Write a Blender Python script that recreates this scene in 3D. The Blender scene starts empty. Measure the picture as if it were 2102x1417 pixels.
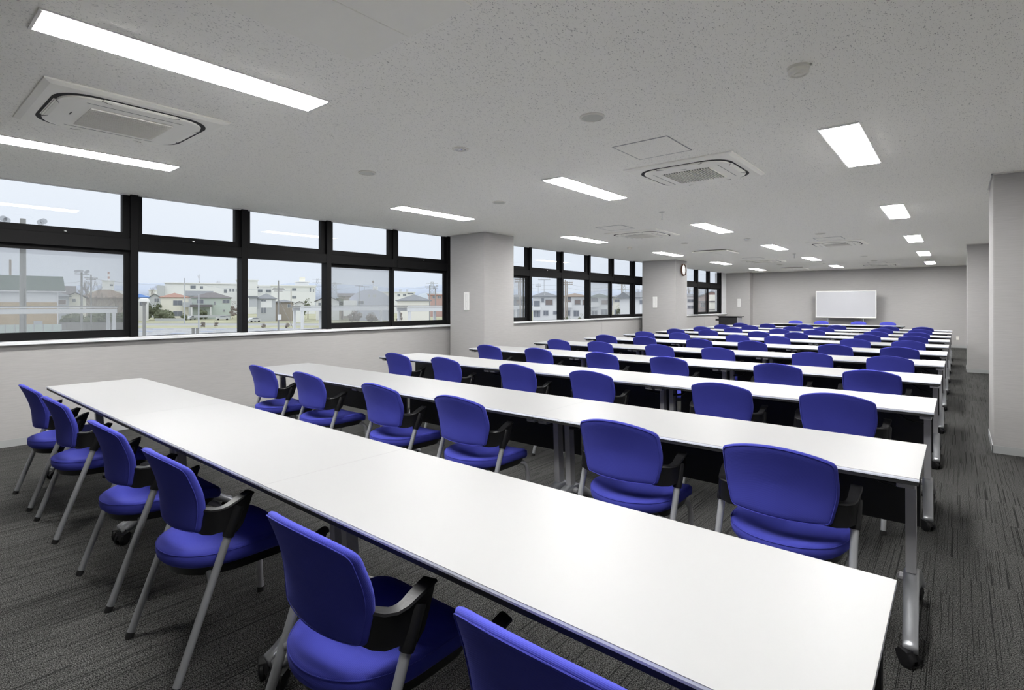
import bpy, math, random
from mathutils import Vector, Matrix
random.seed(7)
PI=math.pi
sc=bpy.context.scene
COL=sc.collection
# ------------------------------------------------------------------ camera, world, exposure
FPX,YAW,HY,H=1102.9,0.693,624.45,1.3674
cam_d=bpy.data.cameras.new('camera'); cam=bpy.data.objects.new('camera',cam_d); COL.objects.link(cam)
cam.location=(0,0,H); cam.rotation_euler=(PI/2,0,YAW)
cam_d.sensor_fit='HORIZONTAL'; cam_d.sensor_width=36; cam_d.lens=FPX/2102*36
cam_d.shift_y=-(708.5-HY)/2102
cam_d.clip_start=0.05; cam_d.clip_end=8000
sc.camera=cam
sc.view_settings.view_transform='Standard'; sc.view_settings.look='None'
sc.view_settings.gamma=1; sc.view_settings.use_curve_mapping=False
sc.view_settings.exposure=0.2
sc.cycles.max_bounces=24; sc.cycles.diffuse_bounces=16; sc.cycles.transparent_max_bounces=24; sc.cycles.sample_clamp_indirect=0
LAMP=71.0
w=bpy.data.worlds.new('overcast'); sc.world=w; w.use_nodes=True
nt=w.node_tree; nt.nodes.clear()
wo=nt.nodes.new('ShaderNodeOutputWorld'); bg=nt.nodes.new('ShaderNodeBackground')
tc=nt.nodes.new('ShaderNodeTexCoord'); sx=nt.nodes.new('ShaderNodeSeparateXYZ'); cr=nt.nodes.new('ShaderNodeValToRGB')
nz=nt.nodes.new('ShaderNodeTexNoise'); nz.inputs['Scale'].default_value=1.6; nz.inputs['Detail'].default_value=3
mp=nt.nodes.new('ShaderNodeMapping'); mp.inputs['Scale'].default_value=(1,1,4)
ad=nt.nodes.new('ShaderNodeMath'); ad.operation='MULTIPLY_ADD'; ad.inputs[1].default_value=0.12
nt.links.new(tc.outputs['Generated'],sx.inputs[0]); nt.links.new(tc.outputs['Generated'],mp.inputs[0]); nt.links.new(mp.outputs[0],nz.inputs['Vector'])
nt.links.new(nz.outputs['Fac'],ad.inputs[0]); nt.links.new(sx.outputs['Z'],ad.inputs[2]); nt.links.new(ad.outputs[0],cr.inputs[0])
e=cr.color_ramp.elements
e[0].position=0.0; e[0].color=(0.66,0.72,0.84,1)
e[1].position=0.34; e[1].color=(0.87,0.885,0.95,1)
e2=e.new(1.0); e2.color=(1.75,1.76,1.8,1)
nt.links.new(cr.outputs[0],bg.inputs[0]); bg.inputs[1].default_value=1.04
nt.links.new(bg.outputs[0],wo.inputs[0])

# ------------------------------------------------------------------ helpers
CS,SN=math.cos(YAW),math.sin(YAW)
def at(u,fw,v=None):
    "world point at forward distance fw (m) seen in column u; z from row v"
    rt=(u-1051)/FPX*fw
    p=Vector((rt*CS-fw*SN, rt*SN+fw*CS, 0))
    if v is not None: p.z=H-(v-HY)/FPX*fw
    return p
class MB:
    def __init__(s): s.v=[]; s.f=[]
    def add(s,vs,fs):
        n=len(s.v); s.v+=[tuple(p) for p in vs]; s.f+=[tuple(i+n for i in f) for f in fs]; return s
    def box(s,x0,x1,y0,y1,z0,z1,b=0):
        if b<=0:
            return s.add([(x0,y0,z0),(x1,y0,z0),(x1,y1,z0),(x0,y1,z0),(x0,y0,z1),(x1,y0,z1),(x1,y1,z1),(x0,y1,z1)],
             [(0,3,2,1),(4,5,6,7),(0,1,5,4),(1,2,6,5),(2,3,7,6),(3,0,4,7)])
        # chamfered box: three rings of an octagonal-ish profile
        n=len(s.v)
        def ring(d,z): return [(x0+d,y0+b,z),(x0+b,y0+d,z),(x1-b,y0+d,z),(x1-d,y0+b,z),(x1-d,y1-b,z),(x1-b,y1-d,z),(x0+b,y1-d,z),(x0+d,y1-b,z)]
        rs=[ring(b,z0),ring(0,z0+b),ring(0,z1-b),ring(b,z1)]
        rs[0]=[(min(max(p[0],x0+b),x1-b),min(max(p[1],y0+b),y1-b),z0) for p in rs[0]]
        rs[3]=[(min(max(p[0],x0+b),x1-b),min(max(p[1],y0+b),y1-b),z1) for p in rs[3]]
        vs=sum(rs,[]); fs=[]
        for k in range(3):
            for i in range(8):
                j=(i+1)%8; fs.append((k*8+i,k*8+j,k*8+8+j,k*8+8+i))
        fs.append(tuple(range(7,-1,-1))); fs.append(tuple(range(24,32)))
        return s.add(vs,fs)
    def tube(s,pts,r,n=10,cap=True,rx=None):
        pts=[Vector(p) for p in pts]; rs=r if isinstance(r,(list,tuple)) else [r]*len(pts)
        vs=[];fs=[]; up=None
        for i,p in enumerate(pts):
            d=(pts[min(i+1,len(pts)-1)]-pts[max(i-1,0)]).normalized()
            if up is None:
                up=Vector((1,0,0)) if abs(d.x)<.9 else Vector((0,1,0))
            a=(up-d*up.dot(d)).normalized(); up=a; b=d.cross(a)
            for k in range(n):
                t=2*PI*k/n; vs.append(p+a*math.cos(t)*rs[i]+b*math.sin(t)*rs[i])
        for i in range(len(pts)-1):
            for k in range(n):
                j=(k+1)%n; fs.append((i*n+k,i*n+j,(i+1)*n+j,(i+1)*n+k))
        if cap: fs.append(tuple(range(n-1,-1,-1))); fs.append(tuple(range((len(pts)-1)*n,len(pts)*n)))
        return s.add(vs,fs)
    def lathe(s,prof,c=(0,0,0),n=24,axis='z'):
        vs=[];fs=[]
        for (r,h) in prof:
            for k in range(n):
                t=2*PI*k/n; x,y=r*math.cos(t),r*math.sin(t)
                q=(x,y,h) if axis=='z' else ((h,x,y) if axis=='x' else (y,h,x))
                vs.append((q[0]+c[0],q[1]+c[1],q[2]+c[2]))
        for i in range(len(prof)-1):
            for k in range(n):
                j=(k+1)%n; fs.append((i*n+k,i*n+j,(i+1)*n+j,(i+1)*n+k))
        fs.append(tuple(range(n-1,-1,-1))); fs.append(tuple(range((len(prof)-1)*n,len(prof)*n)))
        return s.add(vs,fs)
    def prism(s,poly,a,b,axis='z'):
        "polygon extruded along axis from a to b; poly in the two other axes (order x,y / y,z / x,z)"
        n=len(poly); vs=[]
        for h in (a,b):
            for (p,q) in poly: vs.append((p,q,h) if axis=='z' else ((h,p,q) if axis=='x' else (p,h,q)))
        fs=[tuple(range(n-1,-1,-1)),tuple(range(n,2*n))]+[(i,(i+1)%n,n+(i+1)%n,n+i) for i in range(n)]
        return s.add(vs,fs)
    def loft(s,rings,cap=True):
        n=len(rings[0]); vs=sum([list(r) for r in rings],[]); fs=[]
        for i in range(len(rings)-1):
            for k in range(n):
                j=(k+1)%n; fs.append((i*n+k,i*n+j,(i+1)*n+j,(i+1)*n+k))
        if cap: fs.append(tuple(range(n-1,-1,-1))); fs.append(tuple(range((len(rings)-1)*n,len(rings)*n)))
        return s.add(vs,fs)
def obj(name,mb,mat,parent=None,smooth=False,loc=None,rz=0):
    if isinstance(mb,MB):
        me=bpy.data.meshes.new(name); me.from_pydata(mb.v,[],mb.f); me.update()
        import bmesh
        bm=bmesh.new(); bm.from_mesh(me); bmesh.ops.recalc_face_normals(bm,faces=bm.faces); bm.to_mesh(me); bm.free()
        me.materials.append(mat)
        if smooth:
            for p in me.polygons: p.use_smooth=True
            if smooth!='full': me.set_sharp_from_angle(angle=math.radians(40))
    else: me=mb
    o=bpy.data.objects.new(name,me); COL.objects.link(o)
    if parent is not None: o.parent=parent
    if loc is not None: o.location=loc
    o.rotation_euler.z=rz
    return o
def tag(o,label,cat,group=None,kind=None):
    o['label']=label
    if cat: o['category']=cat
    if group: o['group']=group
    if kind: o['kind']=kind
    return o
def struct(o,label=None):
    o['kind']='structure'
    if label: o['label']=label
    return o
def thing(name,label,cat,loc=(0,0,0),rz=0,group=None):
    o=bpy.data.objects.new(name,None); o.empty_display_size=.1; COL.objects.link(o)
    o.location=loc; o.rotation_euler.z=rz
    return tag(o,label,cat,group)
def dup(root,loc,rz,label,group=None):
    def cp(o,par):
        c=o.copy(); COL.objects.link(c)
        if par is not None: c.parent=par
        for ch in o.children: cp(ch,c)
        return c
    r=cp(root,None); r.location=loc; r.rotation_euler.z=rz; r['label']=label
    if group: r['group']=group
    return r
ORD=['','first','second','third','fourth','fifth','sixth','seventh','eighth','ninth','tenth','eleventh']

# ------------------------------------------------------------------ materials
def mat(name,col,rough=.5,metal=0,spec=.5,var=0,vscale=8,bump=0,bscale=200,stretch=(1,1,1),sheen=0,coat=0):
    m=bpy.data.materials.new(name); m.use_nodes=True; t=m.node_tree; b=t.nodes['Principled BSDF']
    b.inputs['Base Color'].default_value=(*col,1); b.inputs['Roughness'].default_value=rough; b.inputs['Metallic'].default_value=metal
    b.inputs['Specular IOR Level'].default_value=spec
    if sheen: b.inputs['Sheen Weight'].default_value=sheen
    if coat: b.inputs['Coat Weight'].default_value=coat
    tc=t.nodes.new('ShaderNodeTexCoord'); mp=t.nodes.new('ShaderNodeMapping'); mp.inputs['Scale'].default_value=stretch
    t.links.new(tc.outputs['Object'],mp.inputs[0])
    if var:
        n=t.nodes.new('ShaderNodeTexNoise'); n.inputs['Scale'].default_value=vscale; n.inputs['Detail'].default_value=4
        r=t.nodes.new('ShaderNodeMix'); r.data_type='RGBA'
        r.inputs[6].default_value=(*[c*(1-var) for c in col],1); r.inputs[7].default_value=(*[min(1,c*(1+var)) for c in col],1)
        t.links.new(mp.outputs[0],n.inputs['Vector']); t.links.new(n.outputs['Fac'],r.inputs[0]); t.links.new(r.outputs[2],b.inputs['Base Color'])
    if bump:
        n=t.nodes.new('ShaderNodeTexNoise'); n.inputs['Scale'].default_value=bscale; n.inputs['Detail'].default_value=3
        q=t.nodes.new('ShaderNodeBump'); q.inputs['Strength'].default_value=bump; q.inputs['Distance'].default_value=.002
        t.links.new(mp.outputs[0],n.inputs['Vector']); t.links.new(n.outputs['Fac'],q.inputs['Height']); t.links.new(q.outputs[0],b.inputs['Normal'])
    return m
M={}
M['laminate']=mat('white_laminate',(.30,.30,.299),rough=.45,spec=.35,var=.01,vscale=3,bump=.03,bscale=600)
M['edge']=mat('pale_grey_edging',(.62,.64,.72),rough=.5,var=.03,vscale=20)
M['black']=mat('black_plastic',(.010,.010,.011),rough=.34,spec=.25,var=.1,vscale=30,bump=.08,bscale=900)
M['blackmetal']=mat('black_painted_steel',(.012,.012,.013),rough=.55,var=.1,vscale=12)
M['silver']=mat('silver_painted_steel',(.40,.41,.43),rough=.38,metal=.55,var=.04,vscale=25)
M['cast']=mat('cast_aluminium',(.38,.39,.41),rough=.34,metal=.6,var=.06,vscale=18)
M['greypost']=mat('grey_painted_post',(.42,.42,.44),rough=.42,metal=.2,var=.05,vscale=15)
M['rubber']=mat('rubber',(.01,.01,.01),rough=.7,var=.1)
M['frame']=mat('window_frame_black',(.006,.006,.0065),rough=.6,spec=.15,var=.12,vscale=6)
M['white']=mat('white_plastic',(.74,.73,.69),rough=.45,var=.02,vscale=10)
M['acwhite']=mat('ac_white_plastic',(.93,.925,.85),rough=.5,var=.02,vscale=10)
M['whitemetal']=mat('white_metal',(.78,.78,.76),rough=.4,var=.02,vscale=10)
M['sill']=mat('sill_white',(.76,.77,.79),rough=.3,var=.01,vscale=5)
M['base']=mat('grey_vinyl_skirting',(.36,.37,.37),rough=.55,var=.04,vscale=5)
M['beige']=mat('beige_plastic',(.78,.77,.70),rough=.55,var=.02)
M['discgrey']=mat('speaker_cloth_grey',(.60,.61,.56),rough=.8,var=.05,vscale=60)
M['slot']=mat('dark_slot',(.02,.02,.02),rough=.8,var=.1)
M['slotgrey']=mat('grey_slot',(.13,.13,.12),rough=.8,var=.1)
M['chrome']=mat('reflector_chrome',(.7,.7,.7),rough=.15,metal=1,var=.02)
M['wood']=mat('brown_wood',(.12,.05,.025),rough=.4,var=.3,vscale=20,stretch=(1,1,6))
M['board']=mat('whiteboard_face',(.44,.445,.47),rough=.22,var=.01)
def fabric():
    m=bpy.data.materials.new('blue_ribbed_fabric'); m.use_nodes=True; t=m.node_tree; b=t.nodes['Principled BSDF']
    b.inputs['Roughness'].default_value=.85; b.inputs['Specular IOR Level'].default_value=.2
    b.inputs['Sheen Weight'].default_value=.12; b.inputs['Sheen Roughness'].default_value=.4; b.inputs['Sheen Tint'].default_value=(.35,.38,1,1)
    tc=t.nodes.new('ShaderNodeTexCoord')
    wv=t.nodes.new('ShaderNodeTexWave'); wv.wave_type='BANDS'; wv.bands_direction='DIAGONAL'; wv.inputs['Scale'].default_value=1.0; wv.inputs['Distortion'].default_value=.3
    mp=t.nodes.new('ShaderNodeMapping'); mp.inputs['Scale'].default_value=(.4,170,170)
    t.links.new(tc.outputs['Object'],mp.inputs[0]); t.links.new(mp.outputs[0],wv.inputs['Vector'])
    n=t.nodes.new('ShaderNodeTexNoise'); n.inputs['Scale'].default_value=500
    n2=t.nodes.new('ShaderNodeTexNoise'); n2.inputs['Scale'].default_value=7
    t.links.new(tc.outputs['Object'],n.inputs['Vector']); t.links.new(tc.outputs['Object'],n2.inputs['Vector'])
    a=t.nodes.new('ShaderNodeMath'); a.operation='MULTIPLY_ADD'; a.inputs[1].default_value=.5
    t.links.new(n.outputs['Fac'],a.inputs[0]); t.links.new(wv.outputs['Fac'],a.inputs[2])
    bp=t.nodes.new('ShaderNodeBump'); bp.inputs['Strength'].default_value=.22; bp.inputs['Distance'].default_value=.001
    t.links.new(a.outputs[0],bp.inputs['Height']); t.links.new(bp.outputs[0],b.inputs['Normal'])
    mx=t.nodes.new('ShaderNodeMix'); mx.data_type='RGBA'; mx.inputs[6].default_value=(.040,.045,.295,1); mx.inputs[7].default_value=(.050,.057,.36,1)
    t.links.new(n2.outputs['Fac'],mx.inputs[0]); t.links.new(mx.outputs[2],b.inputs['Base Color'])
    return m
M['fabric']=fabric()
def carpet():
    m=bpy.data.materials.new('grey_striped_carpet'); m.use_nodes=True; t=m.node_tree; N=t.nodes; L=t.links; b=N['Principled BSDF']
    b.inputs['Roughness'].default_value=.95; b.inputs['Specular IOR Level'].default_value=.1
    tc=N.new('ShaderNodeTexCoord'); sp=N.new('ShaderNodeSeparateXYZ'); L.new(tc.outputs['Object'],sp.inputs[0])
    def mth(op,a,b_=None,c=None):
        q=N.new('ShaderNodeMath'); q.operation=op
        for i,x in enumerate((a,b_,c)):
            if x is None: continue
            if isinstance(x,(int,float)): q.inputs[i].default_value=x
            else: L.new(x,q.inputs[i])
        return q.outputs[0]
    tx=mth('FLOOR',mth('MULTIPLY',sp.outputs['X'],2)); ty=mth('FLOOR',mth('ADD',mth('MULTIPLY',sp.outputs['Y'],2),mth('MULTIPLY',tx,.5)))
    cb=N.new('ShaderNodeCombineXYZ'); L.new(tx,cb.inputs[0]); L.new(ty,cb.inputs[1])
    wn=N.new('ShaderNodeTexWhiteNoise'); wn.noise_dimensions='2D'; L.new(cb.outputs[0],wn.inputs['Vector'])
    # stripes: noise squeezed across x, long along y, offset per tile
    cx=N.new('ShaderNodeCombineXYZ'); L.new(mth('MULTIPLY_ADD',wn.outputs['Value'],37.0,mth('MULTIPLY',sp.outputs['X'],1.0)),cx.inputs[0])
    L.new(mth('MULTIPLY',sp.outputs['Y'],.0035),cx.inputs[1]); L.new(mth('MULTIPLY',wn.outputs['Value'],9),cx.inputs[2])
    s1=N.new('ShaderNodeTexNoise'); s1.inputs['Scale'].default_value=210; s1.inputs['Detail'].default_value=1; L.new(cx.outputs[0],s1.inputs['Vector'])
    r1=N.new('ShaderNodeMapRange'); r1.inputs[1].default_value=.35; r1.inputs[2].default_value=.41; L.new(s1.outputs['Fac'],r1.inputs[0])
    s2=N.new('ShaderNodeTexNoise'); s2.inputs['Scale'].default_value=14; s2.inputs['Detail'].default_value=2; L.new(cx.outputs[0],s2.inputs['Vector'])
    # pile speckle
    sk=N.new('ShaderNodeTexNoise'); sk.inputs['Scale'].default_value=230; sk.inputs['Detail'].default_value=2; L.new(tc.outputs['Object'],sk.inputs['Vector'])
    r2=N.new('ShaderNodeMapRange'); r2.inputs[1].default_value=.41; r2.inputs[2].default_value=.62; r2.inputs[3].default_value=.15; r2.inputs[4].default_value=2.0; L.new(sk.outputs['Fac'],r2.inputs[0])
    v=mth('MULTIPLY',mth('MULTIPLY_ADD',r1.outputs[0],.72,.28),r2.outputs[0])
    v=mth('MULTIPLY',v,mth('MULTIPLY_ADD',s2.outputs['Fac'],.5,.75))
    v=mth('MULTIPLY',v,mth('MULTIPLY_ADD',wn.outputs['Value'],.06,.97))
    mx=N.new('ShaderNodeMix'); mx.data_type='RGBA'; mx.inputs[6].default_value=(0,0,0,1); mx.inputs[7].default_value=(.085,.085,.082,1); mx.clamp_factor=False
    L.new(v,mx.inputs[0]); L.new(mx.outputs[2],b.inputs['Base Color'])
    bp=N.new('ShaderNodeBump'); bp.inputs['Strength'].default_value=.7; bp.inputs['Distance'].default_value=.004; L.new(mth('MULTIPLY',v,1.0),bp.inputs['Height']); L.new(bp.outputs[0],b.inputs['Normal'])
    return m
M['carpet']=carpet()
def ceilmat():
    m=bpy.data.materials.new('fissured_ceiling_board'); m.use_nodes=True; t=m.node_tree; N=t.nodes; L=t.links; b=N['Principled BSDF']
    b.inputs['Roughness'].default_value=.9; b.inputs['Specular IOR Level'].default_value=.15
    tc=N.new('ShaderNodeTexCoord'); mp=N.new('ShaderNodeMapping'); mp.inputs['Scale'].default_value=(215,88,1)
    L.new(tc.outputs['Object'],mp.inputs[0])
    nw=N.new('ShaderNodeTexNoise'); nw.inputs['Scale'].default_value=14; L.new(tc.outputs['Object'],nw.inputs['Vector'])
    vm=N.new('ShaderNodeVectorMath'); vm.operation='MULTIPLY_ADD'; vm.inputs[1].default_value=(5,5,0); L.new(nw.outputs['Color'],vm.inputs[0]); L.new(mp.outputs[0],vm.inputs[2])
    n=N.new('ShaderNodeTexNoise'); n.inputs['Scale'].default_value=1.0; n.inputs['Detail'].default_value=2; n.inputs['Roughness'].default_value=.55; L.new(vm.outputs[0],n.inputs['Vector'])
    r=N.new('ShaderNodeMapRange'); r.inputs[1].default_value=.62; r.inputs[2].default_value=.69; L.new(n.outputs['Fac'],r.inputs[0])
    n3=N.new('ShaderNodeTexNoise'); n3.inputs['Scale'].default_value=320; n3.inputs['Detail'].default_value=2; L.new(tc.outputs['Object'],n3.inputs['Vector'])
    mx=N.new('ShaderNodeMix'); mx.data_type='RGBA'; mx.inputs[6].default_value=(.96,.955,.895,1); mx.inputs[7].default_value=(.40,.40,.38,1)
    L.new(r.outputs[0],mx.inputs[0]); L.new(mx.outputs[2],b.inputs['Base Color'])
    hm=N.new('ShaderNodeMath'); hm.operation='MULTIPLY_ADD'; hm.inputs[1].default_value=-1.0; L.new(r.outputs[0],hm.inputs[0])
    h3=N.new('ShaderNodeMath'); h3.operation='MULTIPLY'; h3.inputs[1].default_value=.3; L.new(n3.outputs['Fac'],h3.inputs[0]); L.new(h3.outputs[0],hm.inputs[2])
    bp=N.new('ShaderNodeBump'); bp.inputs['Strength'].default_value=.5; bp.inputs['Distance'].default_value=.003; L.new(hm.outputs[0],bp.inputs['Height']); L.new(bp.outputs[0],b.inputs['Normal'])
    return m
M['ceil']=ceilmat()
def wallmat(name,col):
    m=bpy.data.materials.new(name); m.use_nodes=True; t=m.node_tree; N=t.nodes; L=t.links; b=N['Principled BSDF']
    b.inputs['Roughness'].default_value=.8; b.inputs['Specular IOR Level'].default_value=.2
    tc=N.new('ShaderNodeTexCoord'); mp=N.new('ShaderNodeMapping'); mp.inputs['Scale'].default_value=(5,5,160); L.new(tc.outputs['Object'],mp.inputs[0])
    n=N.new('ShaderNodeTexNoise'); n.inputs['Scale'].default_value=1.5; n.inputs['Detail'].default_value=5; L.new(mp.outputs[0],n.inputs['Vector'])
    r=N.new('ShaderNodeMapRange'); r.inputs[1].default_value=.3; r.inputs[2].default_value=.7; L.new(n.outputs['Fac'],r.inputs[0])
    mx=N.new('ShaderNodeMix'); mx.data_type='RGBA'; mx.inputs[6].default_value=(*[c*.93 for c in col],1); mx.inputs[7].default_value=(*[c*1.04 for c in col],1)
    L.new(r.outputs[0],mx.inputs[0]); L.new(mx.outputs[2],b.inputs['Base Color'])
    bp=N.new('ShaderNodeBump'); bp.inputs['Strength'].default_value=.25; bp.inputs['Distance'].default_value=.001; L.new(n.outputs['Fac'],bp.inputs['Height']); L.new(bp.outputs[0],b.inputs['Normal'])
    return m
M['wall']=wallmat('beige_grey_wallpaper',(.415,.406,.399))
def emis(name,col,st):
    m=bpy.data.materials.new(name); m.use_nodes=True; t=m.node_tree; t.nodes.clear()
    o=t.nodes.new('ShaderNodeOutputMaterial'); q=t.nodes.new('ShaderNodeEmission'); q.inputs[0].default_value=(*col,1); q.inputs[1].default_value=st
    t.links.new(q.outputs[0],o.inputs[0]); return m
M['lamp']=emis('lamp_diffuser',(1,.992,.975),LAMP)
def glass():
    m=bpy.data.materials.new('window_glass'); m.use_nodes=True; t=m.node_tree; t.nodes.clear()
    o=t.nodes.new('ShaderNodeOutputMaterial'); tr=t.nodes.new('ShaderNodeBsdfTransparent'); tr.inputs[0].default_value=(.95,.965,.96,1)
    gl=t.nodes.new('ShaderNodeBsdfGlossy'); gl.inputs['Roughness'].default_value=.0; gl.inputs['Color'].default_value=(1,1,1,1)
    fr=t.nodes.new('ShaderNodeFresnel'); fr.inputs[0].default_value=1.45
    gm=t.nodes.new('ShaderNodeNewGeometry'); fm=t.nodes.new('ShaderNodeMath'); fm.operation='MULTIPLY_ADD'; fm.inputs[1].default_value=-1; fm.inputs[2].default_value=1
    t.links.new(gm.outputs['Backfacing'],fm.inputs[0]); f2=t.nodes.new('ShaderNodeMath'); f2.operation='MULTIPLY'; t.links.new(fm.outputs[0],f2.inputs[0]); t.links.new(fr.outputs[0],f2.inputs[1])
    mx=t.nodes.new('ShaderNodeMixShader'); t.links.new(f2.outputs[0],mx.inputs[0]); t.links.new(tr.outputs[0],mx.inputs[1]); t.links.new(gl.outputs[0],mx.inputs[2]); t.links.new(mx.outputs[0],o.inputs[0])
    return m
M['glass']=glass()
def screen():
    m=bpy.data.materials.new('insect_screen_mesh'); m.use_nodes=True; t=m.node_tree; t.nodes.clear()
    o=t.nodes.new('ShaderNodeOutputMaterial'); tr=t.nodes.new('ShaderNodeBsdfTransparent')
    df=t.nodes.new('ShaderNodeBsdfDiffuse'); df.inputs[0].default_value=(.42,.43,.46,1)
    mx=t.nodes.new('ShaderNodeMixShader'); mx.inputs[0].default_value=.26
    t.links.new(tr.outputs[0],mx.inputs[1]); t.links.new(df.outputs[0],mx.inputs[2]); t.links.new(mx.outputs[0],o.inputs[0]); return m
M['screen']=screen()

# ------------------------------------------------------------------ room shell
CE=2.566; XW=-6.985; XR=1.3; YB=21.79; Y0=-3.2
GR=-4.05
fl=obj('floor',MB().box(-7.2,XR+.15,Y0-.15,YB+.15,-.12,0),M['carpet']); struct(fl,'dark grey carpet with fine stripes running down the room')
ce=obj('ceiling',MB().box(-6.99,XR+.15,Y0-.15,YB+.15,CE,CE+.12),M['ceil']); struct(ce,'pale grey fissured acoustic ceiling')
SZ=1.007  # sill top
# wall_left: low wall, piers, blank part behind the camera
wl=MB(); wl.box(-7.2,XW,Y0-.15,YB+.15,0,SZ-.035)
wl.box(XW-.17,XW+.05,Y0-.15,-.8,SZ-.03,CE+.1)
wl.box(-7.20,-6.07,21.42,YB+.15,0,CE)        # pier in the far corner
obj_wl=obj('wall_left',wl,M['wall']); struct(obj_wl,'low beige wall below the windows')
# vertical joints of the low wall
jm=MB()
for y in (9.0,12.0,16.2,19.2): jm.box(XW-.001,XW+.0015,y-.002,y+.002,.07,SZ-.04)
struct(obj('trim_1',jm,M['base']),'fine vertical joints in the low window wall')
def col(name,x0,x1,y0,y1,lab):
    o=obj(name,MB().box(x0,x1,y0,y1,0,CE,.006),M['wall']); struct(o,lab); return o
col('wall_column_left',-6.86,-6.045,-.84,-.02,'window side column beside the viewer')
col('wall_column_left',-6.86,-6.045,6.56,7.33,'nearest visible window side column')
col('wall_column_left',-6.82,-5.85,13.93,14.73,'window side column that carries the clock')
col('wall_column_right',.247,XR,6.625,7.46,'near right-hand column')
col('wall_column_right',.137,XR,14.09,15.0,'far right-hand column')
struct(obj('wall_back',MB().box(-7.2,XR+.15,YB,YB+.15,0,CE),M['wall']),'far end wall behind the whiteboard')
struct(obj('wall_right',MB().box(XR,XR+.15,Y0,YB,0,CE),M['wall']),'right wall')
struct(obj('wall_front',MB().box(-7.2,XR+.15,Y0-.15,Y0,0,CE),M['wall']),'wall behind the viewer')
bb=MB(); h=.07; t_=.006
bb.box(XW,XW+t_,Y0,21.42,0,h); bb.box(XW,-6.07+t_,21.42-t_,21.42,0,h); bb.box(-6.07,-6.07+t_,21.42,YB,0,h)
for a,b_,c in ((-6.045,-.84,-.02),(-6.045,6.56,7.33),(-5.85,13.93,14.73)):
    bb.box(XW,a+t_,b_-t_,b_,0,h); bb.box(a,a+t_,b_-t_,c+t_,0,h); bb.box(XW,a+t_,c,c+t_,0,h)
struct(obj('baseboard_left',bb,M['base']),'grey vinyl skirting along the window wall')
struct(obj('baseboard_back',MB().box(-6.07,XR,YB-t_,YB,0,h),M['base']),'grey vinyl skirting along the end wall')
bb=MB(); bb.box(XR-t_,XR,Y0,YB,0,h)
for a,b_,c in ((.247,6.625,7.46),(.137,14.09,15.0)):
    bb.box(a-t_,XR,b_-t_,b_,0,h); bb.box(a-t_,a,b_-t_,c+t_,0,h); bb.box(a-t_,XR,c,c+t_,0,h)
struct(obj('baseboard_right',bb,M['base']),'grey vinyl skirting round the right-hand columns')
ct=MB()
for a,b_,c in ((.247,6.625,7.46),(.137,14.09,15.0)):
    ct.box(a-.012,a,b_-.012,c+.012,CE-.012,CE); ct.box(a-.012,XR,b_-.012,b_,CE-.012,CE)
struct(obj('trim_2',ct,M['white']),'thin ceiling bead round the right-hand columns')
tb=MB()
for a,b_ in ((0,21.42),):
    tb.box(-6.998,-6.975,a,b_,CE-.008,CE+.03)
struct(obj('trim_3',tb,M['whitemetal']),'thin aluminium bead where the ceiling meets the windows')
struct(obj('trim_4',MB().box(-7.2,-6.95,20.90,21.42,SZ,CE),M['sill']),'pale reveal panel beside the last window')

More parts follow.
